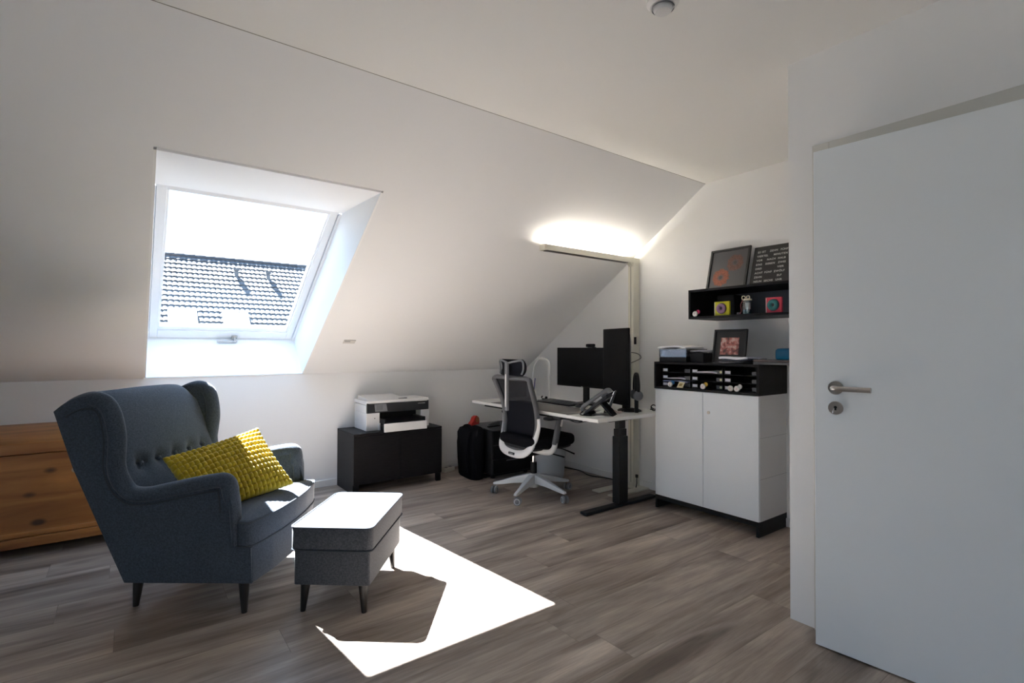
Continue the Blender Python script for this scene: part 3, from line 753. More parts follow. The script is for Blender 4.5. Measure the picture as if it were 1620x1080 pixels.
# white carrier hugging the lower rim
wl_ = [(bx(z)-.001-.018*t_, bw(z)+.013-.003*t_, z-.006) for z, t_ in ((.655, 0), (.60, .1), (.54, .25), (.48, .5), (.43, .8))]
wl_ += [(bx(.40)-.022, .160, .392), (bx(.38)-.022, .115, .370), (bx(.37)-.022, .05, .360), (bx(.37)-.022, 0, .358)]
wl2 = wl_+[(p[0], -p[1], p[2]) for p in wl_[:-1][::-1]]
wc = catmull(wl2, 4)
rd = [.017+.008*min(1, 4*min(i, len(wc)-1-i)/(len(wc)-1)) for i in range(len(wc))]
MB().tube(wc, rd, 10, up=(1, 0, 0), sx=.7, sy=1.25).build('back_carrier', WPL, OC, smooth=1)
lo_ = MB().box(bx(.38)-.047, bx(.38)-.036, -.038, .038, .352, .370).build('maker_plate', BPL, OC, bev=.003)
MB().box(bx(.38)-.0480, bx(.38)-.0468, -.022, .022, .360, .363).build('plate_mark', PALEG, lo_)
MB().tube([(bx(.37)-.01, 0, .365), (-.14, 0, .375), (-.08, 0, .385)], .03, 10, sx=.6).build('back_bracket', BPL, OC, smooth=1)
# headrest
MB().box(-.283, -.262, -.017, .017, .70, 1.075).build('headrest_post', MIDG, OC, bev=.004)
MB().box(-.286, -.2825, -.006, .006, .73, .985).build('post_inlay', WPL, OC)
mb = MB(); G = []
for j in range(9):
    z = .972+.130*j/8; v = -1+2*j/8; r_ = []
    for i in range(17):
        u = -1+2*i/16; r_.append((-.215-.028*(v*v)+.02*(u*u)*1.2, u*(.150-.012*v*v*v*v), z))
    G.append(r_)
mb.rings(G, close=False, cap0=False, cap1=False)
hr = mb.build('headrest', NETB, OC, smooth=1); sm = hr.modifiers.new('s', 'SOLIDIFY'); sm.thickness = .016
MB().tube(catmull([(-.262, 0, 1.07), (-.250, -.07, 1.085), (-.235, -.145, 1.09), (-.225, -.15, 1.03), (-.235, -.14, .985)], 5), .008, 8).tube(catmull([(-.262, 0, 1.07), (-.250, .07, 1.085), (-.235, .145, 1.09), (-.225, .15, 1.03), (-.235, .14, .985)], 5), .008, 8).build('headrest_frame', MIDG, OC, smooth=1)
for s in (-1, 1):
    arm = MB().tube(catmull([(-.10, s*.12, .392), (-.08, s*.22, .388), (-.05, s*.268, .395), (-.02, s*.275, .425), (-.012, s*.275, .460)], 5), .018, 10, sx=1.2, sy=.8).build('arm_bracket', WPL, OC, smooth=1)
    MB().tube([(-.014, s*.275, .445), (.012, s*.278, .56), (.026, s*.280, .640)], [.025, .025, .022], 12, sx=1.2, sy=.62, up=(1, 0, 0)).build('arm_post', DKG, OC, smooth=1)
    MB().tube([(.030, s*.296, .585), (.044, s*.297, .632)], .0085, 8, sy=.6, up=(1, 0, 0)).build('height_button', WPL, OC, smooth=1)
    cushion_mb(round_outline([(-.11, s*.275-.040), (.12, s*.275-.040), (.12, s*.275+.040), (-.11, s*.275+.040)], .03, 4), .640, .662, .008, .002).build('arm_pad', BPL, OC, smooth=1)

# items on the desk ------------------------------------------------
DT = .700
tag(MB().box(2.585, 2.93, 2.80, 3.80, DT, DT+.003).build('desk_mat', mat('grey_felt', (.165, .16, .16), .85), bev=.001), 'grey desk mat lying along the front edge of the white desk', 'desk mat')
KB = thing('keyboard', 'low black keyboard lying at the back of the grey desk mat', 'keyboard', (3.045, 3.40, DT+.0035), math.radians(-3))
MB().hexa([(-.085, -.23, 0), (.085, -.23, 0), (.085, .23, 0), (-.085, .23, 0)], [(-.08, -.228, .010), (.08, -.228, .018), (.08, .228, .018), (-.08, .228, .010)]).build('case', BPL, KB, bev=.003)
mb = MB()
for j in range(5):
    for i in range(15):
        cx_, cy_ = -.066+.032*j, -.21+.03*i; zz = .0125+.0016*j; mb.box(cx_-.0125, cx_+.0125, cy_-.012, cy_+.012, zz, zz+.005)
o = mb.build('keys', DKG, KB); o['kind'] = 'stuff'
KB.location.z = DT+.001
MS = thing('mouse', 'black computer mouse right of the keyboard', 'mouse', (3.005, 3.085, DT), math.radians(5))
o_ = round_outline([(-.055, -.032), (.055, -.030), (.055, .030), (-.055, .032)], .028, 5)
cushion_mb(o_, 0, .022, .010, .013).build('shell', BPL2, MS, smooth=1)
MB().cyl(.006, -.004, .004, (.03, 0, .032), 'y', 12).build('wheel', MIDG, MS)
# main monitor
M1 = thing('monitor', 'landscape black monitor with webcam on top, above the keyboard', 'monitor', (3.17, 3.235, DT))
MB().box(-.012, .012, -.335, .325, .150, .495).build('housing', BPL, M1, bev=.004)
MB().box(-.0135, -.0118, -.329, .319, .162, .489).build('screen', SCREEN, M1)
MB().box(-.0142, -.0120, -.010, .010, .153, .157).build('logo_mark', PALEG, M1)
MB().box(.012, .045, -.09, .09, .24, .40).build('rear_housing', BPL, M1, bev=.012)
MB().box(.030, .055, -.03, .03, .008, .32).build('stand_column', BPL, M1, bev=.004)
cushion_mb(round_outline([(-.02, -.12), (.14, -.12), (.14, .12), (-.02, .12)], .02, 4), 0, .010, .003).build('stand_foot', BPL, M1, smooth=1)
WC = thing('webcam', 'small black webcam clipped on top of the landscape monitor', 'webcam', (3.155, 3.125, 1.195))
MB().box(-.018, .014, -.045, .045, .004, .032).build('body', BPL, WC, bev=.008)
MB().cyl(.010, -.024, -.017, (0, 0, .018), 'x', 16).build('lens', SCREEN, WC)
MB().box(-.016, .045, -.022, .022, 0.0005, .005).box(.034, .042, -.02, .02, -.03, .002).build('clip', BPL, WC)
# portrait monitor
M2 = thing('monitor', 'black monitor turned to portrait, tallest thing on the desk', 'monitor', (3.062, 2.752, DT), math.radians(-14.5))
MB().box(-.014, .008, -.172, .172, .055, .645).build('housing', BPL, M2, bev=.004)
MB().box(-.0155, -.0138, -.165, .165, .063, .637).build('screen', SCREEN, M2)
MB().hexa([(.008, -.168, .09), (.008, .168, .09), (.008, .168, .62), (.008, -.168, .62)], [(.055, -.120, .15), (.055, .120, .15), (.055, .120, .55), (.055, -.120, .55)]).build('rear_housing', BPL2, M2, bev=.01)
MB().box(.052, .095, -.055, .005, .012, .42).build('stand_column', BPL, M2, bev=.008)
MB().lathe([(.092, 0), (.092, .006), (.080, .014), (.04, .022)], (.095, -.035, 0), n=32).build('stand_foot', BPL, M2, smooth=1)
MB().tube(catmull([(.05, -.10, .46), (.075, -.17, .45), (.09, -.195, .42), (.07, -.16, .395), (.04, -.10, .37)], 5), .0025, 6).build('cable', BPL, M2, smooth=1)
MB().box(.045, .055, -.185, -.168, .52, .575).build('side_clip', BPL, M2)
HS = thing('headset', 'black headset hanging behind the portrait monitor', 'headset', (3.090, 2.578, DT+.10), math.radians(-38))
MB().tube(catmull([(0, -.06, .03), (0, -.078, .10), (0, -.05, .175), (0, 0, .20), (0, .05, .175), (0, .078, .10), (0, .06, .03)], 5), .008, 8, sy=1.5).build('headband', BPL, HS, smooth=1)
for s in (-1, 1): MB().lathe([(.012, s*.046), (.034, s*.050), (.038, s*.062), (.034, s*.078), (.020, s*.082)], (0, 0, .035), 'y', 24).build('ear_cup', DKG if s < 0 else BPL2, HS, smooth=1)
MB().box(-.012, .012, -.016, .016, -.098, .188).build('hook', BPL, HS)
# phone
PH = thing('desk_phone', 'black desk telephone with handset at the near corner of the desk', 'telephone', (2.79, 2.655, DT), math.radians(-150))
mb = MB(); mb.hexa([(-.09, -.095, .006), (.09, -.095, .006), (.09, .070, .135), (-.09, .070, .135)], [(-.09, -.105, .026), (.09, -.105, .026), (.09, .055, .155), (-.09, .055, .155)])
PB = mb.build('phone_body', BPL2, PH, bev=.006)
MB().hexa([(-.07, .085, 0), (.07, .085, 0), (.07, .105, 0), (-.07, .105, 0)], [(-.06, .000, .085), (.06, .000, .085), (.06, .022, .095), (-.06, .022, .095)]).build('rear_stand', BPL, PH, bev=.004)
MB().hexa([(-.09, -.115, 0), (.09, -.115, 0), (.09, -.06, 0), (-.09, -.06, 0)], [(-.09, -.110, .014), (.09, -.110, .014), (.09, -.075, .020), (-.09, -.075, .020)]).build('front_foot', BPL, PH, bev=.003)
mb = MB()
for j in range(4):
    for i in range(3):
        cx_ = -.07+.024*i; cy_ = -.085+.022*j; cz_ = .024+(cy_+.105)/.16*.129+.006; mb.box(cx_-.008, cx_+.008, cy_-.006, cy_+.006, cz_, cz_+.004)
mb.build('keypad', MIDG, PB)
MB().hexa([(-.08, .010, .123), (.01, .010, .123), (.01, .05, .156), (-.08, .05, .156)], [(-.08, .0, .135), (.01, .0, .135), (.01, .038, .168), (-.08, .038, .168)]).build('display', DKG, PB, bev=.003)
hs_ = catmull([(.062, -.118, .030), (.062, -.118, .058), (.062, -.06, .105), (.062, .02, .165), (.062, .065, .188), (.062, .082, .170)], 5)
MB().tube(hs_, [.022-.008*math.sin(PI*i/(len(hs_)-1)) for i in range(len(hs_))], 12, sx=.8, up=(0, 0, 1)).build('handset', DKG, PH, smooth=1)
MB().tube(catmull([(.062, -.12, .03), (.09, -.135, .008), (.13, -.10, .006), (.13, -.05, .006), (.10, -.02, .006)], 5), .004, 6).build('cord', BPL, PH, smooth=1)
ST = thing('charging_cradle', 'small black charging cradle between the telephone and the portrait monitor', 'charger', (2.945, 2.72, DT), math.radians(-50))
MB().hexa([(-.04, -.04, 0), (.05, -.04, 0), (.05, .04, 0), (-.04, .04, 0)], [(-.035, -.03, .02), (.0, -.03, .05), (.0, .03, .05), (-.035, .03, .02)]).build('cradle_base', BPL, ST, bev=.005)
hs2 = MB().hexa([(-.012, -.025, .02), (.010, -.025, .02), (.010, .025, .02), (-.012, .025, .02)], [(.040, -.022, .165), (.055, -.022, .165), (.055, .022, .165), (.040, .022, .165)]).build('handheld_phone', BPL2, ST, bev=.005)
MB().tube([(-.014, -.026, .024), (.038, -.023, .163)], .002, 6).build('chrome_edge', CHROME, hs2)
# crumpled notes
mb = MB(); G = []
for j in range(9):
    G.append([(2.885+.016*i+random.uniform(-.003, .003), 2.60+.014*j+random.uniform(-.003, .003), DT+.006+random.uniform(0, .014)) for i in range(7)])
mb.rings(G, close=False, cap0=False, cap1=False)
tag(mb.build('crumpled_note', mat('pink_paper', (.55, .45, .43), .8)), 'crumpled pinkish paper note at the foot of the portrait monitor', 'paper')
# glasses / cable
GL = thing('spectacles', 'folded black spectacles at the back right corner of the desk', 'glasses', (3.30, 2.55, DT), math.radians(100))
MB().torus(.022, .004, (-.028, 0, .025), 'y', 18, 6).torus(.022, .004, (.028, 0, .025), 'y', 18, 6).tube([(-.008, 0, .03), (.008, 0, .03)], .003, 6).build('rims', BPL, GL, smooth=1)
for s in (-1, 1): MB().tube([(s*.052, 0, .032), (s*.02, .016+.006*s, .020), (-s*.05, .022+.006*s, .012)], .0035, 6).build('temple', BPL, GL, smooth=1)
# desk lamp
DL = thing('desk_lamp', 'slim white arched desk lamp at the far end of the desk', 'desk lamp', (3.19, 3.715, DT))
MB().lathe([(.070, 0), (.070, .008), (.055, .013)], n=32).build('lamp_base', WPL, DL, smooth=1)
pth = catmull([(0, 0, .01), (0, 0, .18), (0, 0, .33), (0, .03, .375), (-.002, .10, .392), (-.004, .165, .380), (-.006, .205, .33)], 6)
MB().tube(pth, [.018]*int(len(pth)*.45)+[.016-.009*((i+1)/(len(pth)-int(len(pth)*.45))) for i in range(len(pth)-int(len(pth)*.45))], 10, sx=.5, up=(1, 0, 0)).build('lamp_arm', WPL, DL, smooth=1)
MB().tube([(-.006, .21, .335), (-.006, .245, .190)], [.008, .013], 8, sx=.4, up=(1, 0, 0)).build('lamp_head', WPL, DL, smooth=1)
# small black-and-white ball figure
TY = thing('toy_figure', 'small black and white round toy figure beside the foot of the arched desk lamp', 'toy', (3.10, 3.665, DT))
MB().sphere(.024, (0, 0, .024), 16).build('body', WPL, TY, smooth=1)
MB().sphere(.013, (-.006, -.028, .032), 12).sphere(.013, (-.006, .028, .032), 12).build('ear', BPL, TY, smooth=1)
MB().torus(.021, .008, (0, 0, .018), 'z', 18, 8).build('band', BPL, TY, smooth=1)
MB().box(-.03, .03, -.04, .04, 0, .002).build('stand_disc', WPL, TY)
PN = thing('pen_cup', 'white pen cup with a blue pen half hidden behind the chair back', 'pen cup', (2.98, 3.58, DT))
MB().lathe([(.030, 0), (.032, .10), (.029, .10), (.027, .006)], n=24, cap=False).build('cup', WPL, PN, smooth=1)
PN.location = (3.05, 3.78, DT)
for (dx, dy, m_, h_) in ((.012, .004, 'blue', .205), (-.01, .01, 'w', .18)):
    MB().tube([(dx*.5, dy*.5, .01), (dx*1.8, dy*1.8-.012, h_)], .0045, 8).build('pen', mat('blue_ink_plastic', (.02, .03, .25), .4) if m_ == 'blue' else WPL, PN)
tag(MB().box(2.93, 2.98, 3.60, 3.64, DT, DT+.008).build('adapter', BPL, bev=.002), 'flat black adapter lying left of the keyboard', 'adapter')

# ================================================================== BAG, DRAWERS, BIN
DR = thing('drawer_unit', 'black under-desk drawer unit behind the office chair', 'drawer unit', (2.63, 3.85, 0))
MB().box(0, .46, 0, .42, .04, .440).build('carcass', BPL2, DR, bev=.002)
MB().box(-.004, .464, -.006, .42, .440, .452).build('top_panel', DKG, DR, bev=.002)
for k in range(3):
    d_ = MB().box(.005, .455, -.018, 0, .05+.13*k, .172+.13*k).build('drawer', BPL, DR, bev=.002)
    MB().box(.15, .31, -.024, -.018, .155+.13*k, .163+.13*k).build('handle', MIDG, d_)
for (xx, yy) in ((.04, .04), (.42, .04), (.04, .38), (.42, .38)): MB().cyl(.02, 0, .04, (xx, yy, 0), n=12).build('caster', BPL, DR)
# slumped black bag
mb = MB(); rr = []
for (z, hx_, hy_, dx, dy) in ((.0, .076, .165, 0, 0), (.02, .088, .18, 0, 0), (.15, .088, .19, .0, .004), (.30, .094, .205, -.006, .004), (.40, .090, .205, -.004, .002), (.445, .076, .180, .004, -.004), (.468, .05, .12, .010, -.02), (.475, .02, .05, .012, -.02)):
    ring = []
    for k in range(28):
        a = 2*PI*k/28; cc, ss = math.cos(a), math.sin(a)
        e = .55; x_ = math.copysign(abs(cc)**e, cc)*hx_*.84+dx; y_ = math.copysign(abs(ss)**e, ss)*hy_*.9+dy
        wob = .008*math.sin(5*a+z*17)+.007*math.sin(8*a-z*29)+.004*math.sin(13*a+z*60)
        ring.append((x_*(1+wob*5), y_+wob, z))
    rr.append(ring)
mb.rings(rr)
BG = thing('work_bag', 'slumped black fabric bag leaning on the drawer unit', 'bag', (2.540, 4.055, 0), math.radians(-6))
mb.build('bag_body', BFAB, BG, smooth=1)
MB().tube(catmull([(-.03, -.10, .45), (-.05, -.06, .485), (-.06, 0, .48), (-.055, .05, .455)], 5), .008, 8, sy=1.6).build('carry_handle', BFAB, BG, smooth=1)
MB().tube(catmull([(-.088, -.15, .44), (-.112, -.14, .30), (-.108, -.12, .16), (-.104, -.13, .08)], 5), .008, 8, sy=1.6).build('strap', BFAB, BG, smooth=1)
# red tape dispenser
TD = thing('tape_dispenser', 'red tape dispenser on top of the black bag by the wall', 'tape dispenser', (2.535, 3.995, .512), math.radians(20))
mb = MB(); pr = [(-.065, 0), (.055, 0), (.062, .03), (.050, .068), (.02, .086), (-.012, .075), (-.03, .045), (-.065, .018)]
mb.rings([[(a, -.022, b) for a, b in pr], [(a, .022, b) for a, b in pr]]).build('body', RED, TD, bev=.006)
MB().cyl(.026, -.026, .026, (.022, 0, .048), 'y', 20).build('tape_roll', mat('amber_tape', (.35, .12, .05), .3), TD, smooth=1)
TD.location = (2.565, 4.05, .476)
# stapler + hole punch on drawer unit
SP = thing('stapler', 'black stapler on the drawer unit next to the red tape dispenser', 'stapler', (2.74, 3.98, .452), math.radians(10))
MB().box(-.07, .07, -.015, .015, 0, .010).build('base', BPL, SP, bev=.002)
MB().hexa([(-.06, -.012, .016), (.07, -.012, .012), (.07, .012, .012), (-.06, .012, .016)], [(-.06, -.010, .034), (.065, -.010, .050), (.065, .010, .050), (-.06, .010, .034)]).build('arm', DKG, SP, bev=.003)
MB().box(.055, .069, -.01, .01, .008, .02).build('hinge', STEEL, SP)
HP = thing('hole_punch', 'dark hole punch standing on the drawer unit behind the chair', 'hole punch', (2.90, 3.98, .4525), math.radians(-15))
MB().box(-.05, .05, -.028, .028, 0, .016).build('base', BPL, HP, bev=.003)
MB().hexa([(-.045, -.02, .02), (.045, -.02, .02), (.045, .02, .02), (-.045, .02, .02)], [(-.04, -.012, .058), (.04, -.012, .062), (.04, .012, .044), (-.04, .012, .040)]).build('lever', DKG, HP, bev=.003)
MB().cyl(.006, -.04, .04, (0, 0, .018), 'x', 10).build('axle', STEEL, HP)
# bin
WBn = thing('waste_bin', 'light grey waste bin under the desk behind the office chair', 'waste bin', (3.13, 3.62, 0))
mb = MB(); mb.lathe([(.115, 0), (.125, .01), (.150, .345), (.156, .350), (.156, .358), (.148, .358), (.120, .012)], n=36, cap=False)
mb.build('bucket', mat('bin_grey', (.50, .53, .56), .5), WBn, smooth=1)
MB().cyl(.118, .004, .010, n=36).build('bin_floor', MIDG, WBn)

# cables, plug strip
def cable(pts, r, nm, label, m=BPL):
    return tag(MB().tube(catmull(pts, 6), r, 6).build(nm, m, smooth=1), label, 'cable')
cable([(2.27, 4.46, .006), (2.36, 4.44, .006), (2.385, 4.40, .008), (2.392, 4.36, .006)], .004, 'power_cable', 'black power cable running along the low wall from the low cabinet')
cable([(3.42, 4.2, .006), (3.50, 4.0, .006), (3.47, 3.80, .006), (3.50, 3.62, .006), (3.44, 3.42, .006), (3.50, 3.25, .006), (3.50, 3.10, .006), (3.47, 2.99, .006)], .005, 'floor_cable', 'dark cable lying on the floor along the gable wall under the desk')
SKT = thing('socket_strip', 'short white socket strip on the floor between the low cabinet and the black bag', 'socket strip', (2.47, 4.36, 0), math.radians(20))
MB().box(-.07, .07, -.025, .025, 0, .04).build('strip_body', WPL2, SKT, bev=.004)
MB().cyl(.016, .040, .0405, (-.03, 0, 0), n=16).cyl(.016, .040, .0405, (.03, 0, 0), n=16).build('socket', MIDG, SKT)

# ================================================================== FLOOR LAMP
LP = thing('floor_lamp', 'tall beige office floor lamp with a horizontal arm lighting the sloping wall', 'floor lamp', (3.485, 2.93, 0))
# slotted base plate
mb = MB(); mb.box(-.385, -.06, .045, .125, .0, .012).box(-.385, .045, -.125, -.050, .0, .012).box(-.06, .045, -.050, .125, 0, .012)
mb.build('base_plate', WPL2, LP, bev=.002)
MB().box(-.045, .035, -.028, .028, .012, 1.962).build('pole', WPL2, LP, bev=.003)
MB().box(-.0458, -.0445, -.006, .006, .05, 1.90).build('pole_groove', mat('groove_grey', (.45, .44, .38), .6), LP)
ARM = MB()
xa, xb = -1.035, .035
ARM.box(xa, xb, -.030, -.026, 1.920, 1.962).box(xa, xb, .026, .030, 1.920, 1.962).box(xa, xa+.004, -.026, .026, 1.920, 1.962).box(xa, xb, -.026, .026, 1.926, 1.930)
ARM.build('light_arm', WPL2, LP)
MB().hexa([(-.075, -.022, 1.925), (-.045, -.022, 1.890), (-.045, .022, 1.890), (-.075, .022, 1.925)], [(-.060, -.022, 1.928), (-.040, -.022, 1.915), (-.040, .022, 1.915), (-.060, .022, 1.928)]).build('corner_brace', WPL2, LP)
MB().box(xa+.05, -.12, -.018, .018, 1.934, 1.938).build('led_strip', emit('led_warm_white', (1.0, .93, .84), 85.0), LP)
MB().box(xa+.03, -.10, -.020, .020, 1.916, 1.9205).build('lower_diffuser', mat('dark_diffuser', (.06, .05, .045), .4), LP)
MB().box(-.052, -.040, -.075, -.055, .10, .125).tube([(-.046, -.065, .10), (-.046, -.065, .05), (-.05, -.060, .016)], .004, 6).build('plug', BPL, LP)

# ================================================================== CABINET
CB = thing('filing_cabinet', 'white two-door cabinet on a black plinth against the gable wall', 'cabinet', (3.178, 1.677, 0))
mb = MB(); mb.box(.0, .362, 0, .018, 0, .095).build('plinth_side', BMETAL, CB)
MB().box(0, .362, .775, .793, 0, .095).build('plinth_side', BMETAL, CB)
MB().box(.0, .018, .018, .775, .065, .095).build('plinth_rail', BMETAL, CB)
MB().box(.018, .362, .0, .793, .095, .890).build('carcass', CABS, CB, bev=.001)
MB().box(0, .018, .3945, .793, .097, .888).build('door', CABW, CB, bev=.0015)
d2 = MB().box(0, .018, .0, .3915, .097, .888).build('door', CABW, CB, bev=.0015)
MB().lathe([(.011, -.004), (.011, .0), (.009, .002)], (0, .348, .752), 'x', 20).box(-.0048, -.0040, .3472, .3488, .745, .759).build('lock', STEEL, d2, smooth=1)
MB().box(.018, .362, -.0008, .0, .62, .6215).box(.018, .362, -.0008, .0, .36, .3615).build('side_groove', MIDG, CB)

OS = thing('organiser_shelf', 'black open shelf unit holding letter trays on top of the white cabinet', 'shelf unit', (3.172, 1.672, .890))
t = .016
MB().box(0, .368, 0, .803, 0, t).build('bottom_panel', VENEER, OS)
MB().box(0, .368, 0, .803, .200-t, .200).build('top_panel', VENEER, OS)
MB().box(0, .368, 0, t, t, .200-t).build('side_panel', VENEER, OS); MB().box(0, .368, .803-t, .803, t, .200-t).build('side_panel', VENEER, OS)
MB().box(.360, .368, t, .803-t, t, .200-t).build('back_panel', VENEER, OS)
# letter trays 3 x 3
z_b = .890+t
def tray(yc, lev, lab, lo_right):
    T_ = thing('letter_tray', lab, 'letter tray', (3.235, yc, z_b+.0005+.052*lev), 0, 'letter trays in the black shelf unit')
    mb = MB(); hw = .118
    mb.box(0, .25, -hw, hw, 0, .003).box(0, .25, -hw, -hw+.003, .003, .046).box(0, .25, hw-.003, hw, .003, .046).box(.247, .25, -hw, hw, .003, .046)
    mb.build('tray_body', BPL, T_)
    for s in (-1, 1):
        MB().box(-.002, .001, s*hw-(0 if s < 0 else .045), s*hw+(.045 if s < 0 else 0), .006, .030).build('front_tab', DKG, T_)
    MB().box(-.0035, -.002, hw-.042, hw-.006, .010, .028).build('name_label', PAPER, T_)
    if lo_right == 'dot': MB().cyl(.0085, -.004, -.002, (0, -hw+.012, .018), 'x', 14).build('colour_dot', mat('cream_dot', (.7, .7, .45), .5), T_)
    if lo_right == 'grey': MB().box(-.0035, -.002, -hw+.004, -hw+.012, .008, .026).build('end_label', PAPER, T_)
    return T_
colname = ['left', 'middle', 'right']; levname = ['bottom', 'middle', 'top']
for ci, yc in enumerate((2.325, 2.073, 1.822)):
    for lev in range(3):
        lab = '%s letter tray of the %s stack in the black shelf unit' % (levname[lev], colname[ci])
        tray(yc, lev, lab, (None, 'dot', 'grey')[ci])
# papers in trays
def sheet(x0, x1, y0, y1, z, th, m, nm, lab, sag=.0, n=10):
    mb = MB(); G = []
    for j in range(n+1):
        v = j/n; G.append([(x0+(x1-x0)*i/n, y0+(y1-y0)*v, z+sag*math.sin(PI*v)+.0015*math.sin(7*v+i)) for i in range(n+1)])
    mb.rings(G, close=False, cap0=False, cap1=False)
    o = mb.build(nm, m, smooth=1); s_ = o.modifiers.new('s', 'SOLIDIFY'); s_.thickness = th; s_.offset = 1
    return tag(o, lab, 'papers')
sheet(3.228, 3.44, 1.995, 2.15, z_b+.1105, .010, PAPER, 'paper_stack', 'thin sheaf of white paper in the top middle letter tray', .004)
sheet(3.228, 3.44, 2.245, 2.40, z_b+.0585, .006, PAPER, 'paper_stack', 'white envelope in the middle tray of the left stack', .003)
sheet(3.215, 3.44, 2.225, 2.43, z_b+.0355, .007, mat('blue_folder_card', (.22, .25, .45), .5), 'document_sleeve', 'blue document sleeve above the bottom letter tray of the left stack', .006)
# trinkets on the ledges
def trinket(y, z, x, ball, disc, lab, ball_pos=(.004, .012, .030), extra=False):
    T_ = thing('doughnut_figurine', lab, 'figurine', (x, y, z), 0, 'small doughnut figurines')
    MB().torus(.0125, .0075, (0, 0, .020), 'x', 20, 10).build('ring', disc, T_, smooth=1)
    MB().cyl(.012, -.003, .003, (0, 0, .020), 'x', 16).build('icing', mat('pink_icing', (.72, .52, .52), .5) if 'pink_icing' not in bpy.data.materials else bpy.data.materials['pink_icing'], T_)
    if ball: MB().torus(.0095, .0065, (.016, ball_pos[1]*-1, .034), 'x', 18, 8).sphere(.008, (.016, -ball_pos[1], .034), 10).build('rear_ring', ball, T_, smooth=1)
    MB().box(-.002, .024, -.008, .008, 0, .004).build('stand', BPL, T_)
    return T_
WHT = mat('cream_glaze', (.80, .76, .74), .4)
BLU = mat('blue_glaze', (.02, .16, .38), .4); GLD = mat('yellow_glaze', (.62, .38, .04), .4); PNK = mat('magenta_glaze', (.60, .03, .14), .4)
zt = .890+t+.0003
trinket(2.345, zt, 3.188, BLU, WHT, 'white doughnut figurine with a blue one behind, left on the shelf-unit ledge')
trinket(2.075, zt, 3.188, GLD, WHT, 'cream doughnut figurine with a yellow one behind, in the centre of the ledge')
trinket(1.872, zt, 3.188, None, WHT, 'single pinkish white doughnut figurine near the right of the ledge')
trinket(1.826, zt, 3.188, WHT, WHT, 'pair of pinkish white doughnut rings at the right end of the ledge')
CD = thing('small_card', 'small cream card leaning beside the blue doughnut figurine', 'card', (3.190, 2.270, zt))
MB().hexa([(0, -.030, 0), (.0015, -.030, 0), (.0015, .020, 0), (0, .020, 0)], [(.030, -.034, .046), (.0315, -.034, .046), (.0315, .016, .046), (.030, .016, .046)]).build('card_sheet', mat('cream_card', (.66, .60, .40), .6), CD)
MB().hexa([(.0065, -.018, .012), (.007, -.018, .012), (.007, .008, .012), (.0065, .008, .012)], [(.0225, -.020, .034), (.0230, -.020, .034), (.0230, .006, .034), (.0225, .006, .034)]).build('card_print', mat('card_print', (.30, .22, .08), .6), CD)

# top of the organiser -------------------------------------------------
ZT = 1.090
BXO = thing('document_box', 'smoky see-through document box on the left of the black shelf unit', 'document box', (3.20, 2.215, ZT))
MB().box(0, .26, 0, .235, 0, .035).build('lower_tray', BPL, BXO, bev=.002)
mb = MB(); mb.box(0, .003, 0, .235, .036, .095).box(.257, .26, 0, .235, .036, .095).box(.003, .257, 0, .003, .036, .095).box(.003, .257, .232, .235, .036, .095).box(.003, .257, .003, .232, .036, .039)
mb.build('clear_tray', SMOKE, BXO)
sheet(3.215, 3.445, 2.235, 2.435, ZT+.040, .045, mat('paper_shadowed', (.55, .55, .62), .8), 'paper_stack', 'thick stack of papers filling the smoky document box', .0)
sheet(3.195, 3.42, 2.22, 2.458, ZT+.0965, .012, PAPER, 'paper_stack', 'loose white papers bulging out on top of the smoky document box', .012)
sheet(3.24, 3.46, 2.10, 2.212, ZT+.070, .010, mat('grey_paper', (.30, .31, .36), .7), 'paper_stack', 'grey papers between the document box and the framed photo', .008)
tag(MB().box(3.24, 3.46, 2.105, 2.21, ZT, ZT+.068).build('storage_box', BPL, bev=.002), 'flat black storage box between the document box and the framed photo', 'box')

def picture(nm, lab, w_, h_, x, y, z, lean, fw, fm, inner, cat='picture'):
    P_ = thing(nm, lab, cat, (x, y, z)); P_.rotation_euler = (0, lean, 0)
    mb = MB(); mb.box(0, .016, -w_/2, w_/2, 0, fw).box(0, .016, -w_/2, w_/2, h_-fw, h_).box(0, .016, -w_/2, -w_/2+fw, fw, h_-fw).box(0, .016, w_/2-fw, w_/2, fw, h_-fw)
    mb.build('frame', fm, P_, bev=.0015)
    MB().box(.008, .014, -w_/2+fw, w_/2-fw, fw, h_-fw).build('backing', inner, P_)
    return P_
FRM = mat('black_frame', (.014, .013, .013), .4)
P3 = picture('photo_frame', 'small black-framed pink photo standing on the black shelf unit', .245, .238, 3.31, 1.965, ZT, math.radians(10), .012, FRM, mat('black_mount', (.016, .016, .017), .5), 'photo frame')
PHM = mat('pink_photo', (.42, .20, .17), .4)
nt = PHM.node_tree; n1 = nt.nodes.new('ShaderNodeTexNoise'); n1.inputs['Scale'].default_value = 30; n1.inputs['Detail'].default_value = 2
tc_ = nt.nodes.new('ShaderNodeTexCoord'); nt.links.new(tc_.outputs['Object'], n1.inputs['Vector'])
r1 = nt.nodes.new('ShaderNodeValToRGB'); r1.color_ramp.elements[0].position = .38; r1.color_ramp.elements[0].color = (.10, .045, .04, 1); r1.color_ramp.elements[1].position = .62; r1.color_ramp.elements[1].color = (.55, .38, .33, 1)
e_ = r1.color_ramp.elements.new(.5); e_.color = (.40, .12, .10, 1)
nt.links.new(n1.outputs[0], r1.inputs[0]); nt.links.new(r1.outputs[0], nt.nodes['Principled BSDF'].inputs['Base Color'])
MB().box(.0072, .008, -.068, .068, .060, .180).build('photo_print', PHM, P3)
PP = thing('magazine_pile', 'folded newspapers lying on the right half of the black shelf unit', 'papers', (3.19, 1.735, ZT))
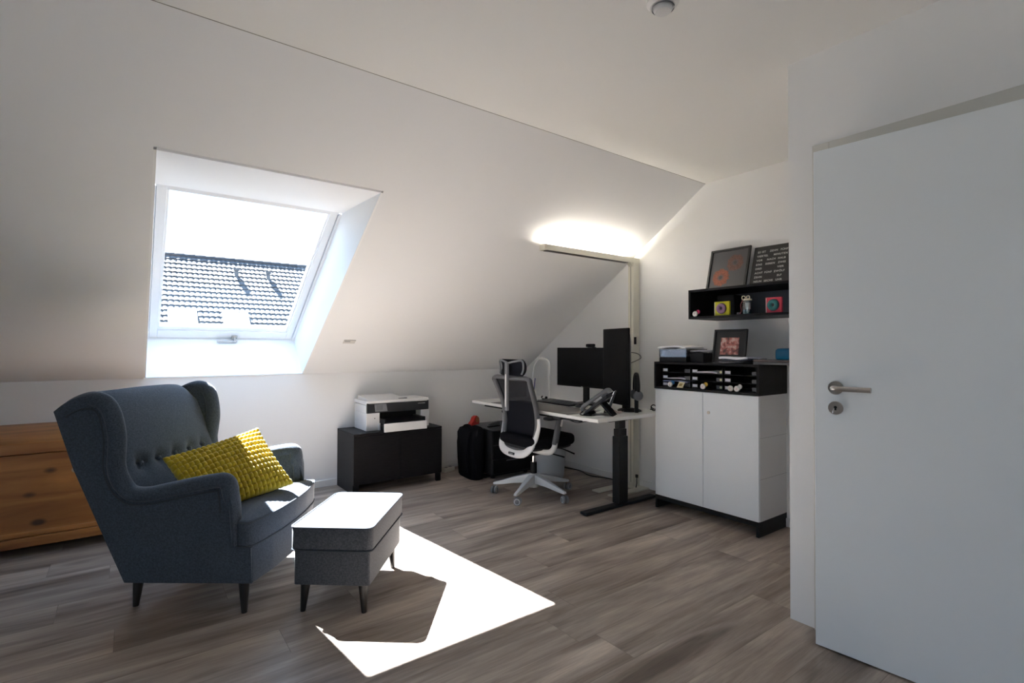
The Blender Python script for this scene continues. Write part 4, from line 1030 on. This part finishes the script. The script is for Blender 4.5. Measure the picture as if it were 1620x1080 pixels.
for k, (a, b, c, d, z, m_) in enumerate(((0, .20, .06, .22, 0, DKG), (.005, .21, -.01, .20, .008, mat('dark_blue_cover', (.02, .03, .06), .4)), (0, .20, .02, .22, .016, PAPER))):
    mb = MB(); G = []
    for j in range(9): G.append([(a+(b-a)*i/8, c+(d-c)*j/8+.01*math.sin(i), z+.003*math.sin(j*.9+k)+.002*math.sin(i)) for i in range(9)])
    o = mb.rings(G, close=False, cap0=False, cap1=False).build('magazine', m_, PP, smooth=1); q_ = o.modifiers.new('s', 'SOLIDIFY'); q_.thickness = .008 if k < 2 else .014; q_.offset = 1
PP.location.z = ZT+.013
LT = thing('laptop', 'closed dark laptop lying at the right end of the black shelf unit', 'laptop', (3.165, 1.48, ZT))
MB().box(.0, .25, -.05, .225, 0, .016).build('base', DKG, LT, bev=.003); MB().box(.0, .25, -.05, .225, .0175, .030).build('lid', mat('dark_brown_lid', (.075, .058, .056), .3), LT, bev=.003)
BF = thing('blue_basket', 'bright blue tray behind the closed laptop, cut off by the corner of the wall', 'tray', (3.44, 1.515, ZT+.001))
cushion_mb(round_outline([(-.09, -.14), (.07, -.14), (.07, .15), (-.09, .15)], .03, 5), .023, .100, .02, .004).build('tray_shell', mat('bright_blue', (.005, .16, .34), .4), BF, smooth=1)

# ================================================================== WALL SHELF
WS = thing('wall_shelf', 'long black wall-mounted box shelf above the white cabinet', 'shelf', (3.175, 1.18, 1.397))
SL_, SD_, SH_, tt = 1.00, .365, .205, .016
MB().box(0, SD_, 0, SL_, 0, tt).build('bottom_panel', VENEER, WS); MB().box(0, SD_, 0, SL_, SH_-tt, SH_).build('top_panel', VENEER, WS)
MB().box(0, SD_, SL_-tt, SL_, tt, SH_-tt).build('side_panel', VENEER, WS); MB().box(0, SD_, 0, tt, tt, SH_-tt).build('side_panel', VENEER, WS)
MB().box(SD_-.006, SD_, tt, SL_-tt, tt, SH_-tt).build('back_panel', mat('grey_blue_back', (.11, .12, .15), .35), WS)
zs_ = 1.397+tt+.0003
trinket(2.135, zs_, 3.188, PNK, WHT, 'white doughnut figurine with a magenta one behind, at the left end of the wall shelf')
def donut_box(y, w_, h_, box_m, don_m, lab, nm='toy_box', x=3.20):
    B_ = thing(nm, lab, 'box', (x, y, zs_))
    MB().box(0, .018, -w_/2, w_/2, 0, h_).build('carton', box_m, B_, bev=.002)
    MB().torus(h_*.24, h_*.135, (-.006, 0, h_*.5), 'x', 28, 12).build('doughnut', don_m, B_, smooth=1)
    MB().cyl(h_*.39, -.001, .0005, (0, 0, h_*.5), 'x', 28).build('shadow_ring', mat('window_cutout', (.05, .04, .05), .5) if 'window_cutout' not in bpy.data.materials else bpy.data.materials['window_cutout'], B_)
    MB().box(-.0015, .0, w_/2-.006, w_/2-.003, .004, h_-.004).build('edge_highlight', WPL, B_)
    return B_
donut_box(1.940, .110, .094, mat('lime_yellow_card', (.52, .50, .01), .5), mat('lilac_glaze', (.24, .13, .24), .4), 'yellow box with a lilac doughnut in the wall shelf')
donut_box(1.592, .098, .096, mat('coral_red_card', (.62, .05, .09), .5), mat('teal_glaze', (.02, .15, .16), .3), 'coral red box with a teal doughnut in the wall shelf')
tag(MB().box(3.34, 3.50, 1.93, 2.06, zs_, zs_+.15).build('speaker', BPL, bev=.004), 'plain black box standing in the shadow behind the yellow doughnut box', 'speaker')
JR = thing('glass_jar', 'small glass jar with a cream ribbon bow in the middle of the wall shelf', 'jar', (3.215, 1.770, zs_))
MB().lathe([(.028, 0), (.030, .005), (.030, .080), (.026, .086), (.026, .092)], n=28, cap=False).build('jar_glass', clear_mat('jar_glass', (.75, .85, .88), .25), JR, smooth=1)
MB().cyl(.026, .003, .028, n=24).build('teal_sand', mat('teal_sand', (.03, .13, .16), .7), JR)
MB().box(-.012, .012, -.016, .004, .034, .074).build('inner_card', WPL, JR)
MB().cyl(.029, .090, .098, n=24).build('jar_lid', mat('cream_lid', (.66, .62, .48), .5), JR, smooth=1)
MB().torus(.012, .003, (-.01, .018, .108), 'x', 14, 6).torus(.011, .003, (-.01, -.012, .108), 'x', 14, 6).tube([(-.01, -.01, .10), (-.012, -.03, .095)], .003, 6).build('ribbon_bow', mat('cream_ribbon', (.60, .54, .40), .6), JR, smooth=1)
MB().lathe([(.012, 0), (.012, .010), (.008, .013)], (-.024, .044, 0), n=16).build('tea_light', DKG, JR)
RB = mat('dark_red_cord', (.16, .02, .03), .6)
MB().tube(catmull([(-.028, .010, .096), (-.034, .024, .06), (-.034, .020, .02), (-.034, .030, .004)], 4), .0025, 6).build('red_cord', RB, JR)

# pictures on top of the shelf
ZS = 1.397+SH_
P1 = picture('picture_frame', 'black-framed picture of two orange blossoms on the wall shelf', .305, .325, 3.395, 2.038, ZS, math.radians(15), .016, FRM, mat('slate_print', (.085, .085, .088), .3))
def blossom(cy, cz, R, m1, m2, par):
    mb = MB()
    for k in range(26):
        a = 2*PI*k/26+random.uniform(-.05, .05); r1_ = R*random.uniform(.88, 1.03)
        c, s = math.cos(a), math.sin(a); w0, w1 = R*.05, R*.13
        mb.quad((.0076, cy+c*R*.28-s*w0, cz+s*R*.28+c*w0), (.0076, cy+c*r1_*.8-s*w1, cz+s*r1_*.8+c*w1), (.0076-.0002*(k % 3), cy+c*r1_, cz+s*r1_), (.0076, cy+c*r1_*.8+s*w1, cz+s*r1_*.8-c*w1))
    for k in range(20):
        a = 2*PI*k/20; c, s = math.cos(a), math.sin(a); w1 = R*.06
        mb.quad((.0070, cy+c*R*.16-s*w1*.5, cz+s*R*.16+c*w1*.5), (.0070, cy+c*R*.5-s*w1, cz+s*R*.5+c*w1), (.0070, cy+c*R*.58, cz+s*R*.58), (.0070, cy+c*R*.5+s*w1, cz+s*R*.5-c*w1))
    o = mb.build('blossom_print', m1, par)
    MB().cyl(R*.17, .0066, .0072, (0, cy, cz), 'x', 20).build('blossom_centre', m2, o)
blossom(.050, .108, .072, mat('orange_petal', (.27, .075, .035), .5, noise_col=(90, .35)), mat('blossom_dark', (.06, .05, .045), .6), P1)
blossom(-.048, .212, .070, mat('dull_orange_petal', (.15, .07, .05), .5, noise_col=(90, .35)), bpy.data.materials['blossom_dark'], P1)
P2 = thing('word_clock', 'black square word clock with white German words on the wall shelf', 'clock', (3.405, 1.690, ZS)); P2.rotation_euler = (0, math.radians(17), 0)
MB().box(0, .016, -.175, .175, 0, .305).build('panel', mat('word_panel', (.013, .013, .014), .35), P2, bev=.0015)
words = [(.263, [(.050, 'ES IST'), (.133, 'ZEHN'), (.205, 'FÜNF')]), (.232, [(.050, 'VIERTEL'), (.163, 'MINUTEN')]), (.201, [(.050, 'VOR'), (.122, 'NACH'), (.195, 'HALB')]),
         (.170, [(.050, 'EINS'), (.115, 'SIEBEN'), (.200, 'ZWEI')]), (.139, [(.050, 'DREI'), (.200, 'VIER')]), (.108, [(.050, 'ACHT'), (.117, 'FÜNF'), (.180, 'ZWÖLF')]),
         (.077, [(.050, 'ZEHN'), (.205, 'ELF')]), (.046, [(.050, 'NEUN'), (.122, 'SECHS'), (.200, 'UHR')])]
LET = mat('white_lettering', (.72, .72, .70), .5)
mbt = bmesh.new()
for zz, row_ in words:
    for (xx, tx) in row_:
        cu = bpy.data.curves.new('txt', 'FONT'); cu.body = tx; cu.size = .0190; cu.offset = .0004; cu.space_character = 1.15
        to = bpy.data.objects.new('txt', cu); COL.objects.link(to)
        dg = bpy.context.evaluated_depsgraph_get(); me = bpy.data.meshes.new_from_object(to.evaluated_get(dg))
        for v in me.vertices: c = v.co.copy(); v.co = (-.0008, .175-(xx-.022)-c.x, zz-.006+c.y)
        mbt.from_mesh(me); bpy.data.objects.remove(to); bpy.data.curves.remove(cu); bpy.data.meshes.remove(me)
me = bpy.data.meshes.new('lettering'); mbt.to_mesh(me); mbt.free(); me.materials.append(LET)
lo = bpy.data.objects.new('lettering', me); COL.objects.link(lo); lo.parent = P2

# ================================================================== SMOKE DETECTOR, SWITCH
SMK = thing('smoke_detector', 'round white smoke detector on the flat ceiling', 'smoke detector', (1.545, 1.165, ZC))
MB().lathe([(.058, 0), (.058, -.010), (.050, -.016), (.046, -.024)], n=40).build('base_ring', TRIM, SMK, smooth=1)
MB().lathe([(.034, -.024), (.034, -.034), (.028, -.042), (.010, -.044)], n=32).build('sensor_dome', WPL, SMK, smooth=1)
MB().lathe([(.040, -.020), (.040, -.030)], n=32, cap=False).build('vent_ring', MIDG, SMK)
SWP = thing('wall_label', 'tiny pale label plate on the sloping wall right of the roof window', 'label plate', sl(1.41, 4.10, -.0015))
Ys = Vector((0, -2.223, 1.486)).normalized(); Zs = Vector((0, -.5557, -.8314)); Xs = Ys.cross(Zs)
SWP.matrix_world = Matrix(((Xs.x, Ys.x, Zs.x, SWP.location.x), (Xs.y, Ys.y, Zs.y, SWP.location.y), (Xs.z, Ys.z, Zs.z, SWP.location.z), (0, 0, 0, 1)))
MB().box(-.048, .048, -.022, .026, 0, .0025).build('plate', mat('plate_grey', (.62, .60, .57), .5), SWP, bev=.001)
MB().box(-.040, .006, .004, .012, .0025, .0032).box(-.048, .048, .022, .026, .0025, .003).build('plate_mark', MIDG, SWP)
